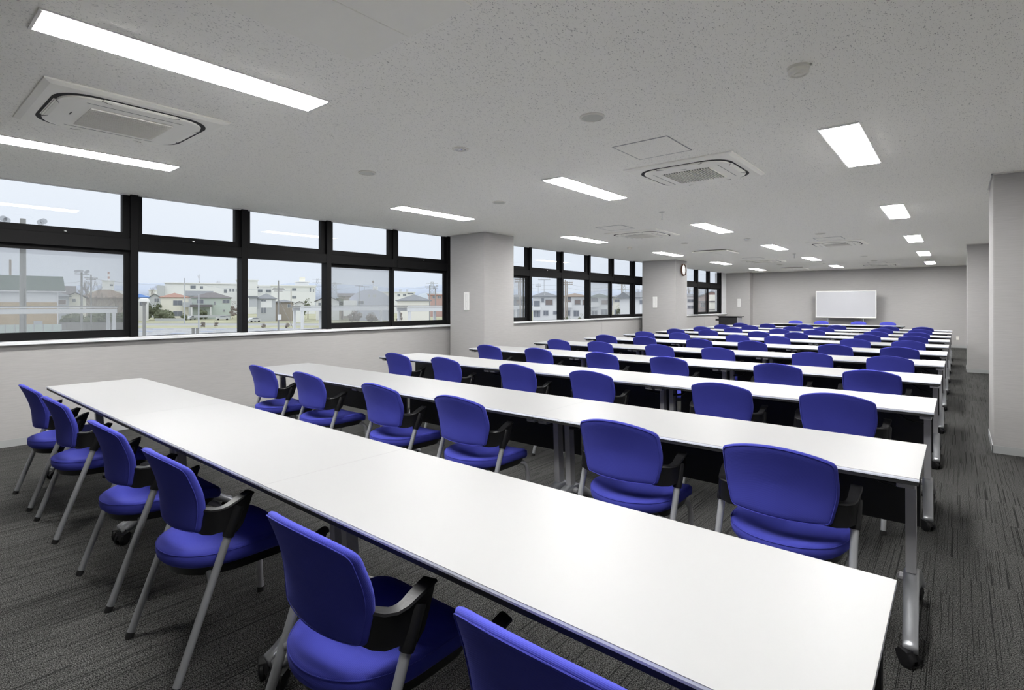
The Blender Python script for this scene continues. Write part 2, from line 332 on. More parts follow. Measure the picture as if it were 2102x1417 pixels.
# ------------------------------------------------------------------ windows
P0,PITCH=.705,1.185
mk=lambda k:P0+PITCH*k
XF,XG=-6.95,-7.045   # mullion face, glass plane
TZ0,TZ1=1.955,2.085 # transom
FIX={1,2,7,8,13,14}
DIM={0,3,6,9,12,15}
def window(n,ya,yb,ks,lab):
    W=bpy.data.objects.new('window_%d'%n,None); COL.objects.link(W); W.location=(0,ya,0); struct(W,lab)
    def part(name,mb,m,par=W,sm=False):
        mb.v=[(x,y-ya,z) for x,y,z in mb.v]; return obj(name,mb,m,par,sm)
    def clip(a,b): return max(a,ya),min(b,yb)
    mw=.037
    edges=[k for k in ks if ya-.02<mk(k)<yb+.06]
    for k in edges:
        full=(k%6) in (1,2,3,5)
        a,b=clip(mk(k)-mw,mk(k)+mw)
        if b-a<.01: continue
        if full: part('mullion',MB().box(XG-.05,XF,a,b,SZ,CE+.06,.003),M['frame'])
        else: part('mullion',MB().box(XG-.05,XF-.012,a,b,TZ0,CE+.06,.003),M['frame'])
    allk=sorted(set([k for k in ks]))
    for k in allk:
        a,b=clip(mk(k)+mw,mk(k+1)-mw)
        if b-a<.05: continue
        part('transom',MB().box(XG-.05,XF-.006,a,b,TZ0,TZ1,.003),M['frame'])
        # upper sash
        s=.065; x0,x1=-7.06,-6.988
        up=MB(); up.box(x0,x1,a,b,TZ1,TZ1+.065); up.box(x0,x1,a,b,CE+.0,CE+.06)
        if a==mk(k)+mw: up.box(x0,x1,a,a+.045,TZ1+.065,CE)
        if b==mk(k+1)-mw: up.box(x0,x1,b-s,b,TZ1+.065,CE)
        part('upper_sash',up,M['frame'])
        part('pane',MB().box(-7.027,-7.021,a+.004,b-.004,TZ1+.06,CE+.05),M['glass'])
        if k in FIX:
            fb=MB(); fb.box(XG-.03,XG+.02,a,b,SZ-.02,SZ+.004)
            part('bottom_rail',fb,M['frame'])
            part('pane',MB().box(XG-.003,XG+.003,a-.004,b+.004,SZ,TZ0+.01),M['glass'])
        else:
            # sliding sashes: the two leaves of a pair overlap at a meeting stile
            first=(k%6)==3 or (k%6)==5
            aa=a if first else mk(k)-.022
            bb_=b if not first else mk(k+1)+.022
            aa,bb_=clip(aa,bb_)
            xo=-.022 if first else .012
            x0,x1=XG-.018+xo,XG+.018+xo
            sa=MB(); sa.box(x0,x1,aa,bb_,SZ+.002,SZ+.082); sa.box(x0,x1,aa,bb_,TZ0-.045,TZ0)
            if aa>ya+.001 or not first: sa.box(x0,x1,aa,aa+.042,SZ+.082,TZ0-.045)
            if bb_<yb-.001 : sa.box(x0,x1,bb_-.042,bb_,SZ+.082,TZ0-.045)
            part('sliding_sash',sa,M['frame'])
            part('pane',MB().box(XG+xo-.003,XG+xo+.003,aa+.03,bb_-.03,SZ+.07,TZ0-.04),M['glass'])
            if k in DIM:
                x=XG-.075
                part('insect_screen',MB().box(x-.002,x,aa,bb_,SZ+.03,TZ0-.01),M['screen'])
                sf=MB(); 
                for q in (aa,bb_-.022): sf.box(x-.01,x+.01,q,q+.022,SZ+.02,TZ0)
                part('screen_frame',sf,M['slotgrey'])
            # little catch on the transom
        if (k%6) in (0,1,4): part('latch',MB().box(XF-.03,XF-.002,(mk(k)+mk(k+1))/2-.012,(mk(k)+mk(k+1))/2+.012,TZ1+.018,TZ1+.026),M['chrome'])
    # sill
    part('window_sill',MB().box(XG-.06,-6.922,ya,yb+(.53 if n==3 else 0),SZ-.035,SZ,.004),M['sill'])
    return W
window(1,-.06,6.667,range(-1,6),'first window bay from the viewer, black frames')
window(2,6.667,14.33,range(5,13),'middle window bay between the two columns')
window(3,14.33,20.89,range(11,18),'far window bay beyond the clock column')
struct(obj('trim_5',MB().box(-7.35,-7.13,Y0,YB+.3,-4.0,.97).box(-7.35,-7.13,Y0,YB+.3,2.64,3.4),M['wall']),'outer face of the building')

# ------------------------------------------------------------------ ceiling fittings
LX=((-5.32,'the row nearest the windows'),(-2.97,'the middle row'),(-.62,'the right-hand row'))
def lamp(x,y,lab):
    t=thing('ceiling_light',lab,'light',(x,y,CE),0,'recessed ceiling lights')
    w_,l_=.11,.64; f=MB(); d=.012
    f.box(-w_-d,-w_,-l_-d,l_+d,-.008,-.0005); f.box(w_,w_+d,-l_-d,l_+d,-.008,-.0005); f.box(-w_,w_,-l_-d,-l_,-.008,-.0005); f.box(-w_,w_,l_,l_+d,-.008,-.0005)
    obj('frame',f,M['whitemetal'],t)
    for s_ in (-1,1): obj('end_cap',MB().box(-w_-.003,w_+.003,min(s_*l_,s_*(l_+.014)),max(s_*l_,s_*(l_+.014)),-.0125,-.0085,.001),M['whitemetal'],t)
    obj('diffuser',MB().box(-w_,w_,-l_,l_,-.0105,-.001),M['lamp'],t)
    return t
L0=None
for xi,(x,rn) in enumerate(LX):
    cnt=0
    for k in range(-1,6):
        y=1.10+3.71*k
        if y<Y0+.7: continue
        if xi==2 and k==0: 
            lab='white ceiling light above the viewer, out of the picture'
        elif k==-1: lab='white ceiling light behind the viewer in %s'%rn
        else:
            cnt+=1; lab='bright white ceiling light, %s from the viewer in %s'%(ORD[cnt],rn)
        if L0 is None: L0=lamp(x,y,lab)
        else: dup(L0,(x,y,CE),0,lab)
# air conditioning cassettes
def rsq(a,r,n=6,z=0,dx=0,dy=0):
    out=[]
    for q,(sx,sy) in enumerate(((1,1),(-1,1),(-1,-1),(1,-1))):
        for i in range(n+1):
            t=PI/2*(q+i/n); out.append((sx*(a-r)+r*math.cos(t)+dx,sy*(a-r)+r*math.sin(t)+dy,z))
    return out
def acunit(loc,lab):
    t=thing('air_conditioner',lab,'air conditioner',(loc[0],loc[1],CE),0,'ceiling air conditioners')
    a=.47
    obj('panel',MB().loft([[( x*a,y*a,-.0005) for x,y in((1,1),(-1,1),(-1,-1),(1,-1))],[( x*a,y*a,-.010) for x,y in((1,1),(-1,1),(-1,-1),(1,-1))],[( x*(a-.03),y*(a-.03),-.022) for x,y in((1,1),(-1,1),(-1,-1),(1,-1))]]),M['acwhite'],t)
    # ring shaped air slot
    obj('air_slot',MB().loft([rsq(.398,.18,8,-.0221),rsq(.398,.18,8,-.0245)]),M['slot'],t)
    for q in range(4):
        fl_=MB(); fl_.box(-.19,.19,.355,.378,-.030,-.0245); fl_.box(-.19,.19,.379,.3845,-.0255,-.0235)
        c,s=math.cos(q*PI/2),math.sin(q*PI/2)
        fl_.v=[(x*c-y*s,x*s+y*c,z) for x,y,z in fl_.v]
        obj('flap',fl_,M['acwhite'],t)
        ln=MB(); pts=[]
        for i in range(13):
            k=-1+2*i/12; pts.append((k*.2,.375-.035*(1-k**4) if abs(k)<1 else .375,-.034))
        ln.tube(pts,.0022,6); ln.v=[(x*c-y*s,x*s+y*c,z) for x,y,z in ln.v]
        obj('flap_seam',ln,M['slotgrey'],t)
    inner=MB().loft([rsq(.372,.16,8,-.024),rsq(.368,.157,8,-.033),rsq(.35,.15,8,-.036)])
    obj('inner_cover',inner,M['acwhite'],t)
    for s in (-1,1): obj('cover_joint',MB().box(s*.285-.0015,s*.285+.0015,-.25,.25,-.0372,-.0358),M['slotgrey'],t)
    obj('intake',MB().box(-.206,.206,-.213,.213,-.0373,-.0358),M['slotgrey'],t)
    for i in range(19):
        x=-.207+i*.023
        obj('grille_slat',MB().box(x-.0032,x+.0032,-.215,.215,-.0460,-.0372),M['acwhite'],t)
    obj('badge',MB().box(-.03,.03,-.275,-.268,-.0369,-.0358),M['slotgrey'],t)
    return t
A0=acunit((-4.155,1.07),'white square ceiling air conditioner nearest the viewer, between the first two lights')
for (x,y,l) in ((-1.83,4.79,'white ceiling air conditioner with open square intake grille, just right of room centre'),
                (-4.155,8.48,'square ceiling air conditioner beyond the first window column'),
                (-1.83,12.20,'square ceiling air conditioner, third light bay down the right-hand side of the ceiling'),
                (-4.155,15.95,'square ceiling air conditioner near the far windows'),
                (-1.83,19.62,'square ceiling air conditioner closest to the end wall')): dup(A0,(x,y,CE),0,l)
# ceiling access hatches
def hatch(x,y,lab):
    t=thing('ceiling_hatch',lab,'hatch',(x,y,CE),0,'ceiling access hatches')
    a,b=.22,.23; f=MB(); d=.007
    f.box(-a,a,-b,-b+d,-.004,-.0005); f.box(-a,a,b-d,b,-.004,-.0005); f.box(-a,-a+d,-b+d,b-d,-.004,-.0005); f.box(a-d,a,-b+d,b-d,-.004,-.0005)
    obj('frame',f,M['base'],t); obj('lid',MB().box(-a+d,a-d,-b+d,b-d,-.003,-.0005),M['ceil'],t); return t
H0=hatch(-1.81,3.87,'square ceiling hatch with thin dark frame beside the air conditioner right of centre')
for x,y,l in ((-4.145,7.53,'square ceiling hatch above the gap after the first window column'),(-1.815,11.26,'ceiling hatch beside the third air conditioner on the right-hand side'),
              (-4.13,14.87,'ceiling hatch near the clock column'),(-1.80,18.68,'ceiling hatch near the end wall')): dup(H0,(x,y,CE),0,l)
# flat hanging vent plates
def plate(x,y,hx,hy,lab):
    t=thing('ceiling_vent',lab,'vent',(x,y,CE),0,'flat ceiling vents')
    obj('neck',MB().box(-hx+.04,hx-.04,-hy+.04,hy-.04,-.02,-.0005),M['slot'],t)
    obj('plate',MB().box(-hx,hx,-hy,hy,-.042,-.014,.004),M['acwhite'],t)
    obj('plate_joint',MB().box(-.0015,.0015,-hy+.005,hy-.005,-.0426,-.0415),M['slotgrey'],t)
    return t
plate(-4.25,12.38,.385,.44,'flat beige ceiling vent plate near the clock column')
plate(-4.19,19.72,.36,.44,'flat beige ceiling vent plate near the end wall')
t=thing('ceiling_vent','large flat beige ceiling plate with a central seam above the first tables','vent',(-1.88,1.07,CE),0,'flat ceiling vents')
obj('plate',MB().box(-.385,-.0015,-.48,.48,-.010,-.0005,.002),M['acwhite'],t); obj('plate',MB().box(.0015,.385,-.48,.48,-.010,-.0005,.002),M['acwhite'],t)
# speakers, downlights, detectors
def disc(name,x,y,lab,r=.08,cat='speaker'):
    t=thing(name,lab,cat,(x,y,CE),0,'round ceiling speakers')
    obj('rim',MB().lathe([(r,-.0005),(r,-.006),(r*.93,-.011),(r*.85,-.010),(r*.83,-.004)],n=36),M['beige'],t,True)
    obj('grille',MB().lathe([(r*.84,-.004),(r*.84,-.0075),(r*.5,-.009)],n=36),M['discgrey'],t,True); return t
S0=disc('ceiling_speaker',-1.80,2.97,'round grey ceiling speaker nearest the viewer')
for x,y,l in ((-4.14,2.92,'round ceiling speaker above the second table row, near the first window bay'),(-4.15,4.76,'round ceiling speaker between the first light and the first window column'),
              (-4.14,10.30,'round ceiling speaker beside the flat vent near the clock column'),(-1.80,10.35,'round ceiling speaker just before the third air conditioner'),
              (-1.81,15.93,'round ceiling speaker in the right half of the far ceiling'),(-4.16,17.72,'round ceiling speaker before the far flat vent'),
              (-1.79,17.79,'round ceiling speaker closest to the end wall')): dup(S0,(x,y,CE),0,l)
def down(x,y,lab):
    t=thing('emergency_downlight',lab,'light',(x,y,CE),0,'small round emergency downlights')
    obj('rim',MB().lathe([(.065,-.0005),(.064,-.005),(.052,-.008),(.043,-.006)],n=28),M['beige'],t,True)
    obj('reflector',MB().lathe([(.044,-.0015),(.044,-.0075),(.02,-.004),(.012,-.010)],n=12),M['chrome'],t); return t
D0=down(-2.96,2.94,'small round downlight with faceted chrome reflector, nearest one')
for x,y,l in ((-2.98,10.33,'small round emergency downlight halfway down the room'),(-3.01,17.82,'small round emergency downlight near the end wall')): dup(D0,(x,y,CE),0,l)
def sprink(x,y,lab):
    t=thing('ceiling_hook',lab,'hook',(x,y,CE),0,'ceiling hooks')
    obj('rose',MB().lathe([(.04,-.0005),(.04,-.005),(.012,-.012)],n=20),M['discgrey'],t,True); obj('rod',MB().lathe([(.004,-.01),(.004,-.095),(.009,-.097),(.009,-.101)],n=8),M['silver'],t); return t
Q0=sprink(-2.96,6.61,'small ceiling rose with hanging rod, nearer one'); dup(Q0,(-3.0,14.12,CE),0,'small ceiling rose with hanging rod, farther one')
def smoke(x,y,lab):
    t=thing('smoke_detector',lab,'detector',(x,y,CE),0,'round smoke detectors')
    obj('base',MB().lathe([(.052,-.0005),(.052,-.012),(.047,-.014)],n=32),M['beige'],t,True)
    obj('cover',MB().lathe([(.046,-.013),(.049,-.034),(.043,-.042),(.036,-.042),(.034,-.036),(.02,-.036),(.018,-.042)],n=32),M['beige'],t,True)
    obj('tab',MB().box(.045,.062,-.008,.008,-.008,-.0006),M['discgrey'],t); return t
K0=smoke(-.62,3.01,'beige round smoke detector at the right of the ceiling')
for x,y,l in ((-5.34,10.32,'beige smoke detector close to the middle window bay'),(-.63,18.05,'beige smoke detector at the far right end')): dup(K0,(x,y,CE),0,l)

# ------------------------------------------------------------------ folding table
def caster(par,x,y,rz):
    c=MB(); r=.030
    for s in (-1,1): c.lathe([(.010,s*.011),(r-.004,s*.010),(r,s*.014),(r,s*.024),(r-.005,s*.028),(.008,s*.029)],(0,0,0),20,'x')
    c.v=[(a,b-.018,z+r) for a,b,z in c.v]
    c.box(-.010,.010,-.030,.010,.036,.062); c.tube([(0,0,.055),(0,0,.078)],.009,10)
    c.prism([(-.042,.03),(-.03,.062),(.0,.07),(.014,.055),(.01,.035)],-.031,.031,'x')
    cc,ss=math.cos(rz),math.sin(rz); c.v=[(a*cc-b*ss+x,a*ss+b*cc+y,z) for a,b,z in c.v]
    return obj('caster',c,M['black'],par,True)
def make_table():
    t=thing('folding_table','x','table')
    hx,hy=.8996,.32
    obj('tabletop',MB().box(-hx,hx,-hy+.002,hy-.002,.7183,.72,.0004),M['laminate'],t)
    q4=((-1,-1),(1,-1),(1,1),(-1,1))
    obj('edging',MB().loft([[(a*hx,b*hy,.7080) for a,b in q4],[(a*hx,b*hy,.7135) for a,b in q4],[(a*(hx-.0002),b*(hy-.002),.7185) for a,b in q4]]),M['edge'],t)
    obj('underside_frame',MB().box(-hx+.002,hx-.002,-hy+.003,hy-.003,.692,.708,.001),M['blackmetal'],t)
    obj('crossbeam',MB().box(-hx+.05,hx-.05,-.03,.03,.652,.692,.003),M['blackmetal'],t)
    mp_=MB().box(-hx+.02,hx-.02,.235,.250,.36,.672,.003); mp_.box(-hx+.02,hx-.02,.215,.255,.652,.672,.002)
    obj('modesty_panel',mp_,M['blackmetal'],t)
    for s in (-1,1):
        x=s*(hx-.042)
        br=MB().box(x-.030,x+.030,-.285,.27,.668,.690,.003)
        obj('top_bracket',br,M['greypost'],t)
        p=MB(); r0=[(x-.018,-.03,.668),(x+.018,-.03,.668),(x+.018,.02,.668),(x-.018,.02,.668)]; r1=[(x-.018,-.008,.24),(x+.018,-.008,.24),(x+.018,.045,.24),(x-.018,.045,.24)]
        p.loft([r1,r0]); post=obj('leg_post',p,M['greypost'],t)
        # arched foot
        rings=[]
        for i in range(29):
            k=-1+2*i/28; y=.02+k*.315; zz=.085+.155*(math.cos(k*PI/2)**1.3); th=.030+.055*(1-abs(k))
            w0=.0245+.003*(1-abs(k)); x0_=x; x=x+s*.014*abs(k); rings.append([(x-w0,y,zz-th),(x+w0,y,zz-th),(x+w0,y,zz-.008),(x+w0-.008,y,zz),(x-w0+.008,y,zz),(x-w0,y,zz-.008)]); x=x0_
        obj('foot',MB().loft(rings),M['cast'],t,'full')
        caster(t,x-s*.004,-.278,1.0 if s>0 else .4); caster(t,x-s*.010,.295,2.8)
        obj('foot_stub',MB().box(min(x,x-s*.05),max(x,x-s*.05),.005,.04,.19,.222,.010),M['greypost'],t)
        # release lever
        lv=MB().tube([(x-s*.02,-.02,.60),(x-s*.10,-.05,.615),(x-s*.16,-.05,.66)],.008,8); obj('release_lever',lv,M['black'],t,True)
    return t
FAR=[1.5505]
for p in (1.5766,1.5779,1.5805,1.5644,1.5793,1.5725,1.5670,1.5733,1.5713,1.5707): FAR.append(FAR[-1]+p)
TX=(-4.61,-2.81,-1.01); TN=('window end','middle','aisle end')
T0=None
for r,fy in enumerate(FAR):
    for i,x in enumerate(TX):
        lab='white-topped black folding table, %s of the %s row from the viewer'%(TN[i],ORD[r+1])
        yy=fy-.32+random.uniform(-.003,.003)
        if T0 is None: T0=make_table(); T0.location=(x,yy,0); T0['label']=lab; T0['group']='folding tables in rows facing the whiteboard'
        else: dup(T0,(x,yy,0),random.uniform(-.001,.001),lab,'folding tables in rows facing the whiteboard')
FTY=19.53
for i,x in enumerate((-3.94,-2.12)):
    dup(T0,(x,FTY,0),PI,'white presenter table in front of the whiteboard, %s one'%('left' if i==0 else 'right'),'presenter tables before the whiteboard')

# ------------------------------------------------------------------ armchair
def make_chair():
    t=thing('armchair','x','chair')
    A=lambda a:a-.255
    # backrest pad : closed shell, rear and front surfaces
    nu,nv=22,18
    def mid(x,z):
        k=(z-.505)/.30
        base=.078-.014*k-.105*max(0,k-.25)**1.8
        return base+.42*x*x/(.2)*.42
    rings=[]
    # contour outline param (superellipse-like) ; build by offsetting inward for rounded pad
    def outline(s):
        # rounded panel: slightly tapered sides, arched top, nearly flat bottom
        raw=[]
        def corner(p,a,b_,r,n=6):
            p,a,b_=Vector(p),Vector(a),Vector(b_); u_=(a-p).normalized()*r; v_=(b_-p).normalized()*r
            for q in range(n+1):
                t_=q/n; raw.append((p+u_)*(1-t_)**2+p*2*t_*(1-t_)+(p+v_)*t_**2)
        BL,BR,MR,TR,TL,ML=(-.187,.512),(.187,.512),(.216,.635),(.211,.768),(-.211,.768),(-.216,.635)
        corner(BL,ML,BR,.022)
        for q in range(1,10): x=-.165+.33*q/10; raw.append(Vector((x,.512-.007*(1-(x/.165)**2))))
        corner(BR,BL,MR,.022); corner(MR,BR,TR,.05)
        corner(TR,MR,(.12,.800),.024)
        for q in range(1,14): x=.182-.364*q/14; raw.append(Vector((x,.779+.034*(1-(x/.184)**2))))
        corner(TL,(-.12,.800),ML,.024); corner(ML,TL,BL,.05)
        return [(p.x*s,.652+(p.y-.652)*s) for p in raw]
    def ring(s,off):
        return [(x,A(mid(x,z)+off),z) for x,z in outline(s)]
    b=MB()
    seq=[(.02,-.017),(.35,-.017),(.6,-.0165),(.8,-.016),(.92,-.0145),(.975,-.010),(1.0,-.002),(1.0,.004),(.975,.013),(.92,.019),(.8,.022),(.6,.024),(.35,.025),(.02,.025)]
    b.loft([ring(s,o) for s,o in seq])
    back=obj('backrest',b,M['fabric'],t,'full')
    # piping seam round the rear face
    sm=MB(); r_=ring(.965,-.0135); sm.tube(r_+[r_[0]],.0016,5,cap=False); obj('seam',sm,M['fabric'],back,True)
    # seat cushion
    def seat_out(s,n=56):
        out=[]
        for i in range(n):
            th=2*PI*i/n; c,q=math.cos(th),math.sin(th)
            p=.95 if q<0 else .30
            ex=abs(c)**p*(1 if c>=0 else -1); ey=abs(q)**p*(1 if q>=0 else -1)
            a=.27+ey*(.243 if q>0 else .240)
            out.append((ex*.229*s, .27+(a-.27)*s))
        return out
    def stop(x,a):
        z=.430-.018*math.exp(-((x/.12)**2+((a-.20)/.11)**2))+.010*(abs(x)/.24)**2
        z-=.035*max(0,(a-.40)/.12)**2
        z+=.006*max(0,(.12-a)/.1)
        return z
    seq=[(.70,'b',0),(.93,'b',0),(.985,'b',.012),(1.0,'b',.030),(.99,'t',-.012),(.96,'t',-.004),(.92,'t',0),(.8,'t',0),(.65,'t',0),(.5,'t',0),(.35,'t',0),(.2,'t',0),(.02,'t',0)]
    rs=[]
    for s,kd,o in seq:
        rr=[]
        for x,a in seat_out(s):
            zt=stop(x,a); zb=zt-.062
            rr.append((x,A(a),(zb+o) if kd=='b' else zt+o))
        rs.append(rr)
    c=MB(); c.loft(rs); seat=obj('seat',c,M['fabric'],t,'full')
    sm=MB(); r_=[(x*1.0,A(a),stop(x,a)-.0115) for x,a in seat_out(.994)]; sm.tube(r_+[r_[0]],.0016,5,cap=False); obj('seam',sm,M['fabric'],seat,True)
    pn=MB(); pn.loft([[(x,A(a),zz) for x,a in seat_out(s,32)] for s,zz in ((.7,.328),(.86,.336),(.93,.378))]); obj('seat_pan',pn,M['black'],t,True)
    # black arm shells
    for s in (-1,1):
        path=[(.12,.098,.520,.585),(.16,.108,.510,.600),(.20,.118,.508,.604),(.232,.132,.512,.604),(.250,.155,.520,.606),(.256,.180,.517,.612),(.257,.205,.505,.624),(.257,.230,.530,.635),(.257,.248,.575,.641),(.256,.262,.618,.645),(.254,.268,.632,.644)]
        vs=[];n=len(path); m=MB(); rings=[]
        for i,(x,a,zb,zt) in enumerate(path):
            x0,a0=path[max(0,i-1)][:2]; x1,a1=path[min(n-1,i+1)][:2]
            d=Vector((x1-x0,a1-a0,0)).normalized(); nn=Vector((d.y,-d.x,0))
            fl_=.012+.016*min(1,i/4)     # flange width on top
            o=Vector((x,a,0)); th=.006
            ou=.003+.005*max(0,min(1,(i-5)/2)); pts=[(o-nn*th,zb),(o+nn*th,zb),(o+nn*th,zt-.014),(o+nn*(th+ou),zt-.006),(o+nn*(th+ou-.003),zt),(o-nn*fl_,zt+.001),(o-nn*fl_,zt-.007),(o-nn*th,zt-.009)]
            rings.append([(s*p.x,A(p.y),z) for p,z in pts])
        m.loft(rings)
        arm=obj('armrest',m,M['black'],t,True)
        lx=.2525
        L=lambda z:(s*lx,A(z*.362),z)
        sl=MB().tube([L(.495),L(.505),L(.59),L(.603)],[.0195,.0215,.0225,.021],14); obj('sleeve',sl,M['black'],arm,True)
        sw=MB().lathe([(.0055,0),(.0055,-.003),(.002,-.0035)],(s*lx,A(.525*.362)-.0205,.525),12,'y'); obj('screw',sw,M['cast'],arm)
        lg=MB().tube([L(.012),L(.30),L(.52)],.0142,14); leg=obj('rear_leg',lg,M['silver'],t,True)
        obj('foot_cap',MB().tube([L(0),L(.022)],.0158,14),M['rubber'],leg,True)
        sb=MB().tube([(s*.245,A(.335*.362),.335),(s*.235,A(.132),.338),(s*.13,A(.16),.345)],[.013,.0145,.0145],12); obj('seat_bracket',sb,M['cast'],t,True)
        pts=[(s*.15,A(.17),.345),(s*.165,A(.38),.346),(s*.180,A(.44),.343),(s*.188,A(.475),.330),(s*.193,A(.495),.305),(s*.197,A(.503),.27),(s*.200,A(.516),.012)]
        fl_=obj('front_leg',MB().tube(pts,.0135,12),M['greypost'],t,True)
        obj('foot_cap',MB().tube([(s*.2,A(.516),0),(s*.2,A(.516),.022)],.0152,12),M['rubber'],fl_,True)
    return t
CX={1:(-4.97,-4.22,-3.16,-2.36,-1.32,-.56),2:(-4.94,-4.15,-3.16,-2.37,-1.28,-.56),3:(-4.97,-4.17,-3.19,-2.39,-1.31,-.59),4:(-4.98,-4.14,-3.21,-2.39,-1.32,-.57),
 5:(-4.90,-4.15,-3.20,-2.40,-1.32,-.57),6:(-4.95,-4.19,-3.24,-2.42,-1.32,-.59),7:(-4.94,-4.21,-3.11,-2.44,-1.28,-.59),8:(-4.94,-4.21,-3.17,-2.47,-1.29,-.61),
 9:(-4.93,-4.17,-3.15,-2.44,-1.31,-.64),10:(-4.95,-4.23,-3.22,-2.51,-1.35,-.65),11:(-4.95,-4.20,-3.25,-2.47,-1.34,-.67)}
C0=None
for r in range(1,12):
    base=FAR[r-1]-1.5505+.69+.255
    for i,x in enumerate(CX[r]):
        lab='blue armchair with black arms, %s from the windows, %s table row from the viewer'%(ORD[i+1],ORD[r])
        y=base+(.0 if r==1 else random.uniform(-.004,.012)); rz=0 if r==1 else random.uniform(-.02,.02)
        if C0 is None: C0=make_chair(); C0.location=(x,y,0); C0['label']=lab; C0['group']='blue armchairs at the rows of tables'
        else: dup(C0,(x,y,0),rz,lab,'blue armchairs at the rows of tables')
for i,x in enumerate((-4.27,-3.50,-2.45,-1.68)):
    dup(C0,(x,20.10-.0,0),PI,'blue armchair facing the viewer at the presenter tables, %s from the left'%ORD[i+1],'blue armchairs behind the presenter tables')

# ------------------------------------------------------------------ whiteboard, lectern, clock, plates
t=thing('whiteboard','wide whiteboard with pale frame on a stand before the end wall','whiteboard',(-2.97,21.4,0))
fr=MB(); W2,z0,z1=.888,.895,1.82
fr.box(-W2,W2,-.012,.012,z1-.022,z1,.003); fr.box(-W2,W2,-.035,.012,z0,z0+.035,.004); fr.box(-W2,-W2+.022,-.012,.012,z0+.035,z1-.022); fr.box(W2-.022,W2,-.012,.012,z0+.035,z1-.022)
obj('frame',fr,M['whitemetal'],t); obj('board_face',MB().box(-W2+.02,W2-.02,-.006,.008,z0+.03,z1-.02),M['board'],t)
for s in (-1,1):
    st=MB().box(s*.52-.015,s*.52+.015,.014,.040,.08,1.70,.003); lg=obj('stand_post',st,M['silver'],t)
    obj('stand_foot',MB().box(s*.52-.02,s*.52+.02,-.27,.28,.06,.09,.004),M['silver'],t); caster(t,s*.52,-.25,0); caster(t,s*.52,.27,0)
obj('stand_rail',MB().box(-.52,.52,.014,.034,.30,.33,.003),M['silver'],t)
obj('maker_mark',MB().box(.70,.76,-.0065,-.006,.945,.952),M['edge'],t)
LC=py_=None
t=thing('lectern','black lectern with grey side and thin dark top by the far windows','lectern',(-5.93,18.75,0))
obj('body',MB().box(-.30,.27,-.20,.20,.04,.925,.004),M['blackmetal'],t)
obj('side_panel',MB().box(.272,.30,-.22,.22,.0,.93,.004),M['greypost'],t); obj('side_panel',MB().box(-.33,-.302,-.22,.22,.0,.93,.004),M['blackmetal'],t)
obj('top',MB().box(-.36,.36,-.25,.25,.932,.958,.003),M['blackmetal'],t)
obj('side_shelf',MB().box(-.46,-.332,-.16,.16,.80,.86,.003),M['blackmetal'],t)
t=thing('wall_clock','round wall clock with brown wooden rim and white face on the column','clock',(-5.849,14.445,2.31))
obj('rim',MB().lathe([(.145,.0),(.165,.002),(.168,.02),(.160,.036),(.150,.038),(.143,.026),(.142,.002)],n=48,axis='x'),M['wood'],t,True)
obj('face',MB().lathe([(.144,.004),(.144,.018)],n=48,axis='x'),M['whitemetal'],t)
hd=MB()
for ang,ln,wd in ((-1.45,.085,.006),(-1.95+3.14+.35,.06,.0045)):
    d=Vector((0,math.sin(-ang),math.cos(ang))); n_=Vector((0,d.z,-d.y))
    a=[-d*.015-n_*wd,-d*.015+n_*wd,d*ln+n_*wd*.5,d*ln-n_*wd*.5]
    hd.add([(.020,p.y,p.z) for p in a]+[(.022,p.y,p.z) for p in a],[(0,1,2,3),(4,7,6,5),(0,4,5,1),(1,5,6,2),(2,6,7,3),(3,7,4,0)])
obj('hands',hd,M['slot'],t)
tk=MB()
for i in range(12):
    a=i*PI/6; y,z=.122*math.sin(a),.122*math.cos(a); tk.box(.018,.0195,y-.004,y+.004,z-.004,z+.004)
obj('hour_marks',tk,M['slotgrey'],t)
def wplate(x,y,lab):
    t=thing('wall_plate',lab,'wall plate',(x,y,1.415),0,'white oblong wall plates')
    obj('cover',MB().box(-.062,.062,-.016,-.0005,-.155,.155,.003),M['whitemetal'],t)
    pts=[]
    for i in range(25):
        a=2*PI*i/24; pts.append((.022*math.cos(a)*1.0,-.0165,(.10 if math.sin(a)>0 else -.10)+.022*math.sin(a)))
    obj('slot_outline',MB().tube(pts,.0015,5,cap=False),M['base'],t); obj('button',MB().lathe([(.007,0),(.007,-.003)],(0,-.016,0),12,'y'),M['discgrey'],t)
    return t
W0=wplate(-6.447,6.56,'white oblong wall plate on the nearest window column')
dup(W0,(-6.434,13.93,1.415),0,'white oblong wall plate on the column with the clock'); dup(W0,(-6.464,21.42,1.415),0,'white oblong wall plate on the far corner pier')
t=thing('power_outlet','cream wall outlet low on the end wall near the right column','outlet',(-.012,YB,.298))
obj('cover',MB().box(-.036,.036,-.008,-.0005,-.056,.056,.002),M['beige'],t); obj('sockets',MB().box(-.010,.010,-.010,-.0075,-.035,-.010).box(-.010,.010,-.010,-.0075,.010,.035),M['white'],t)
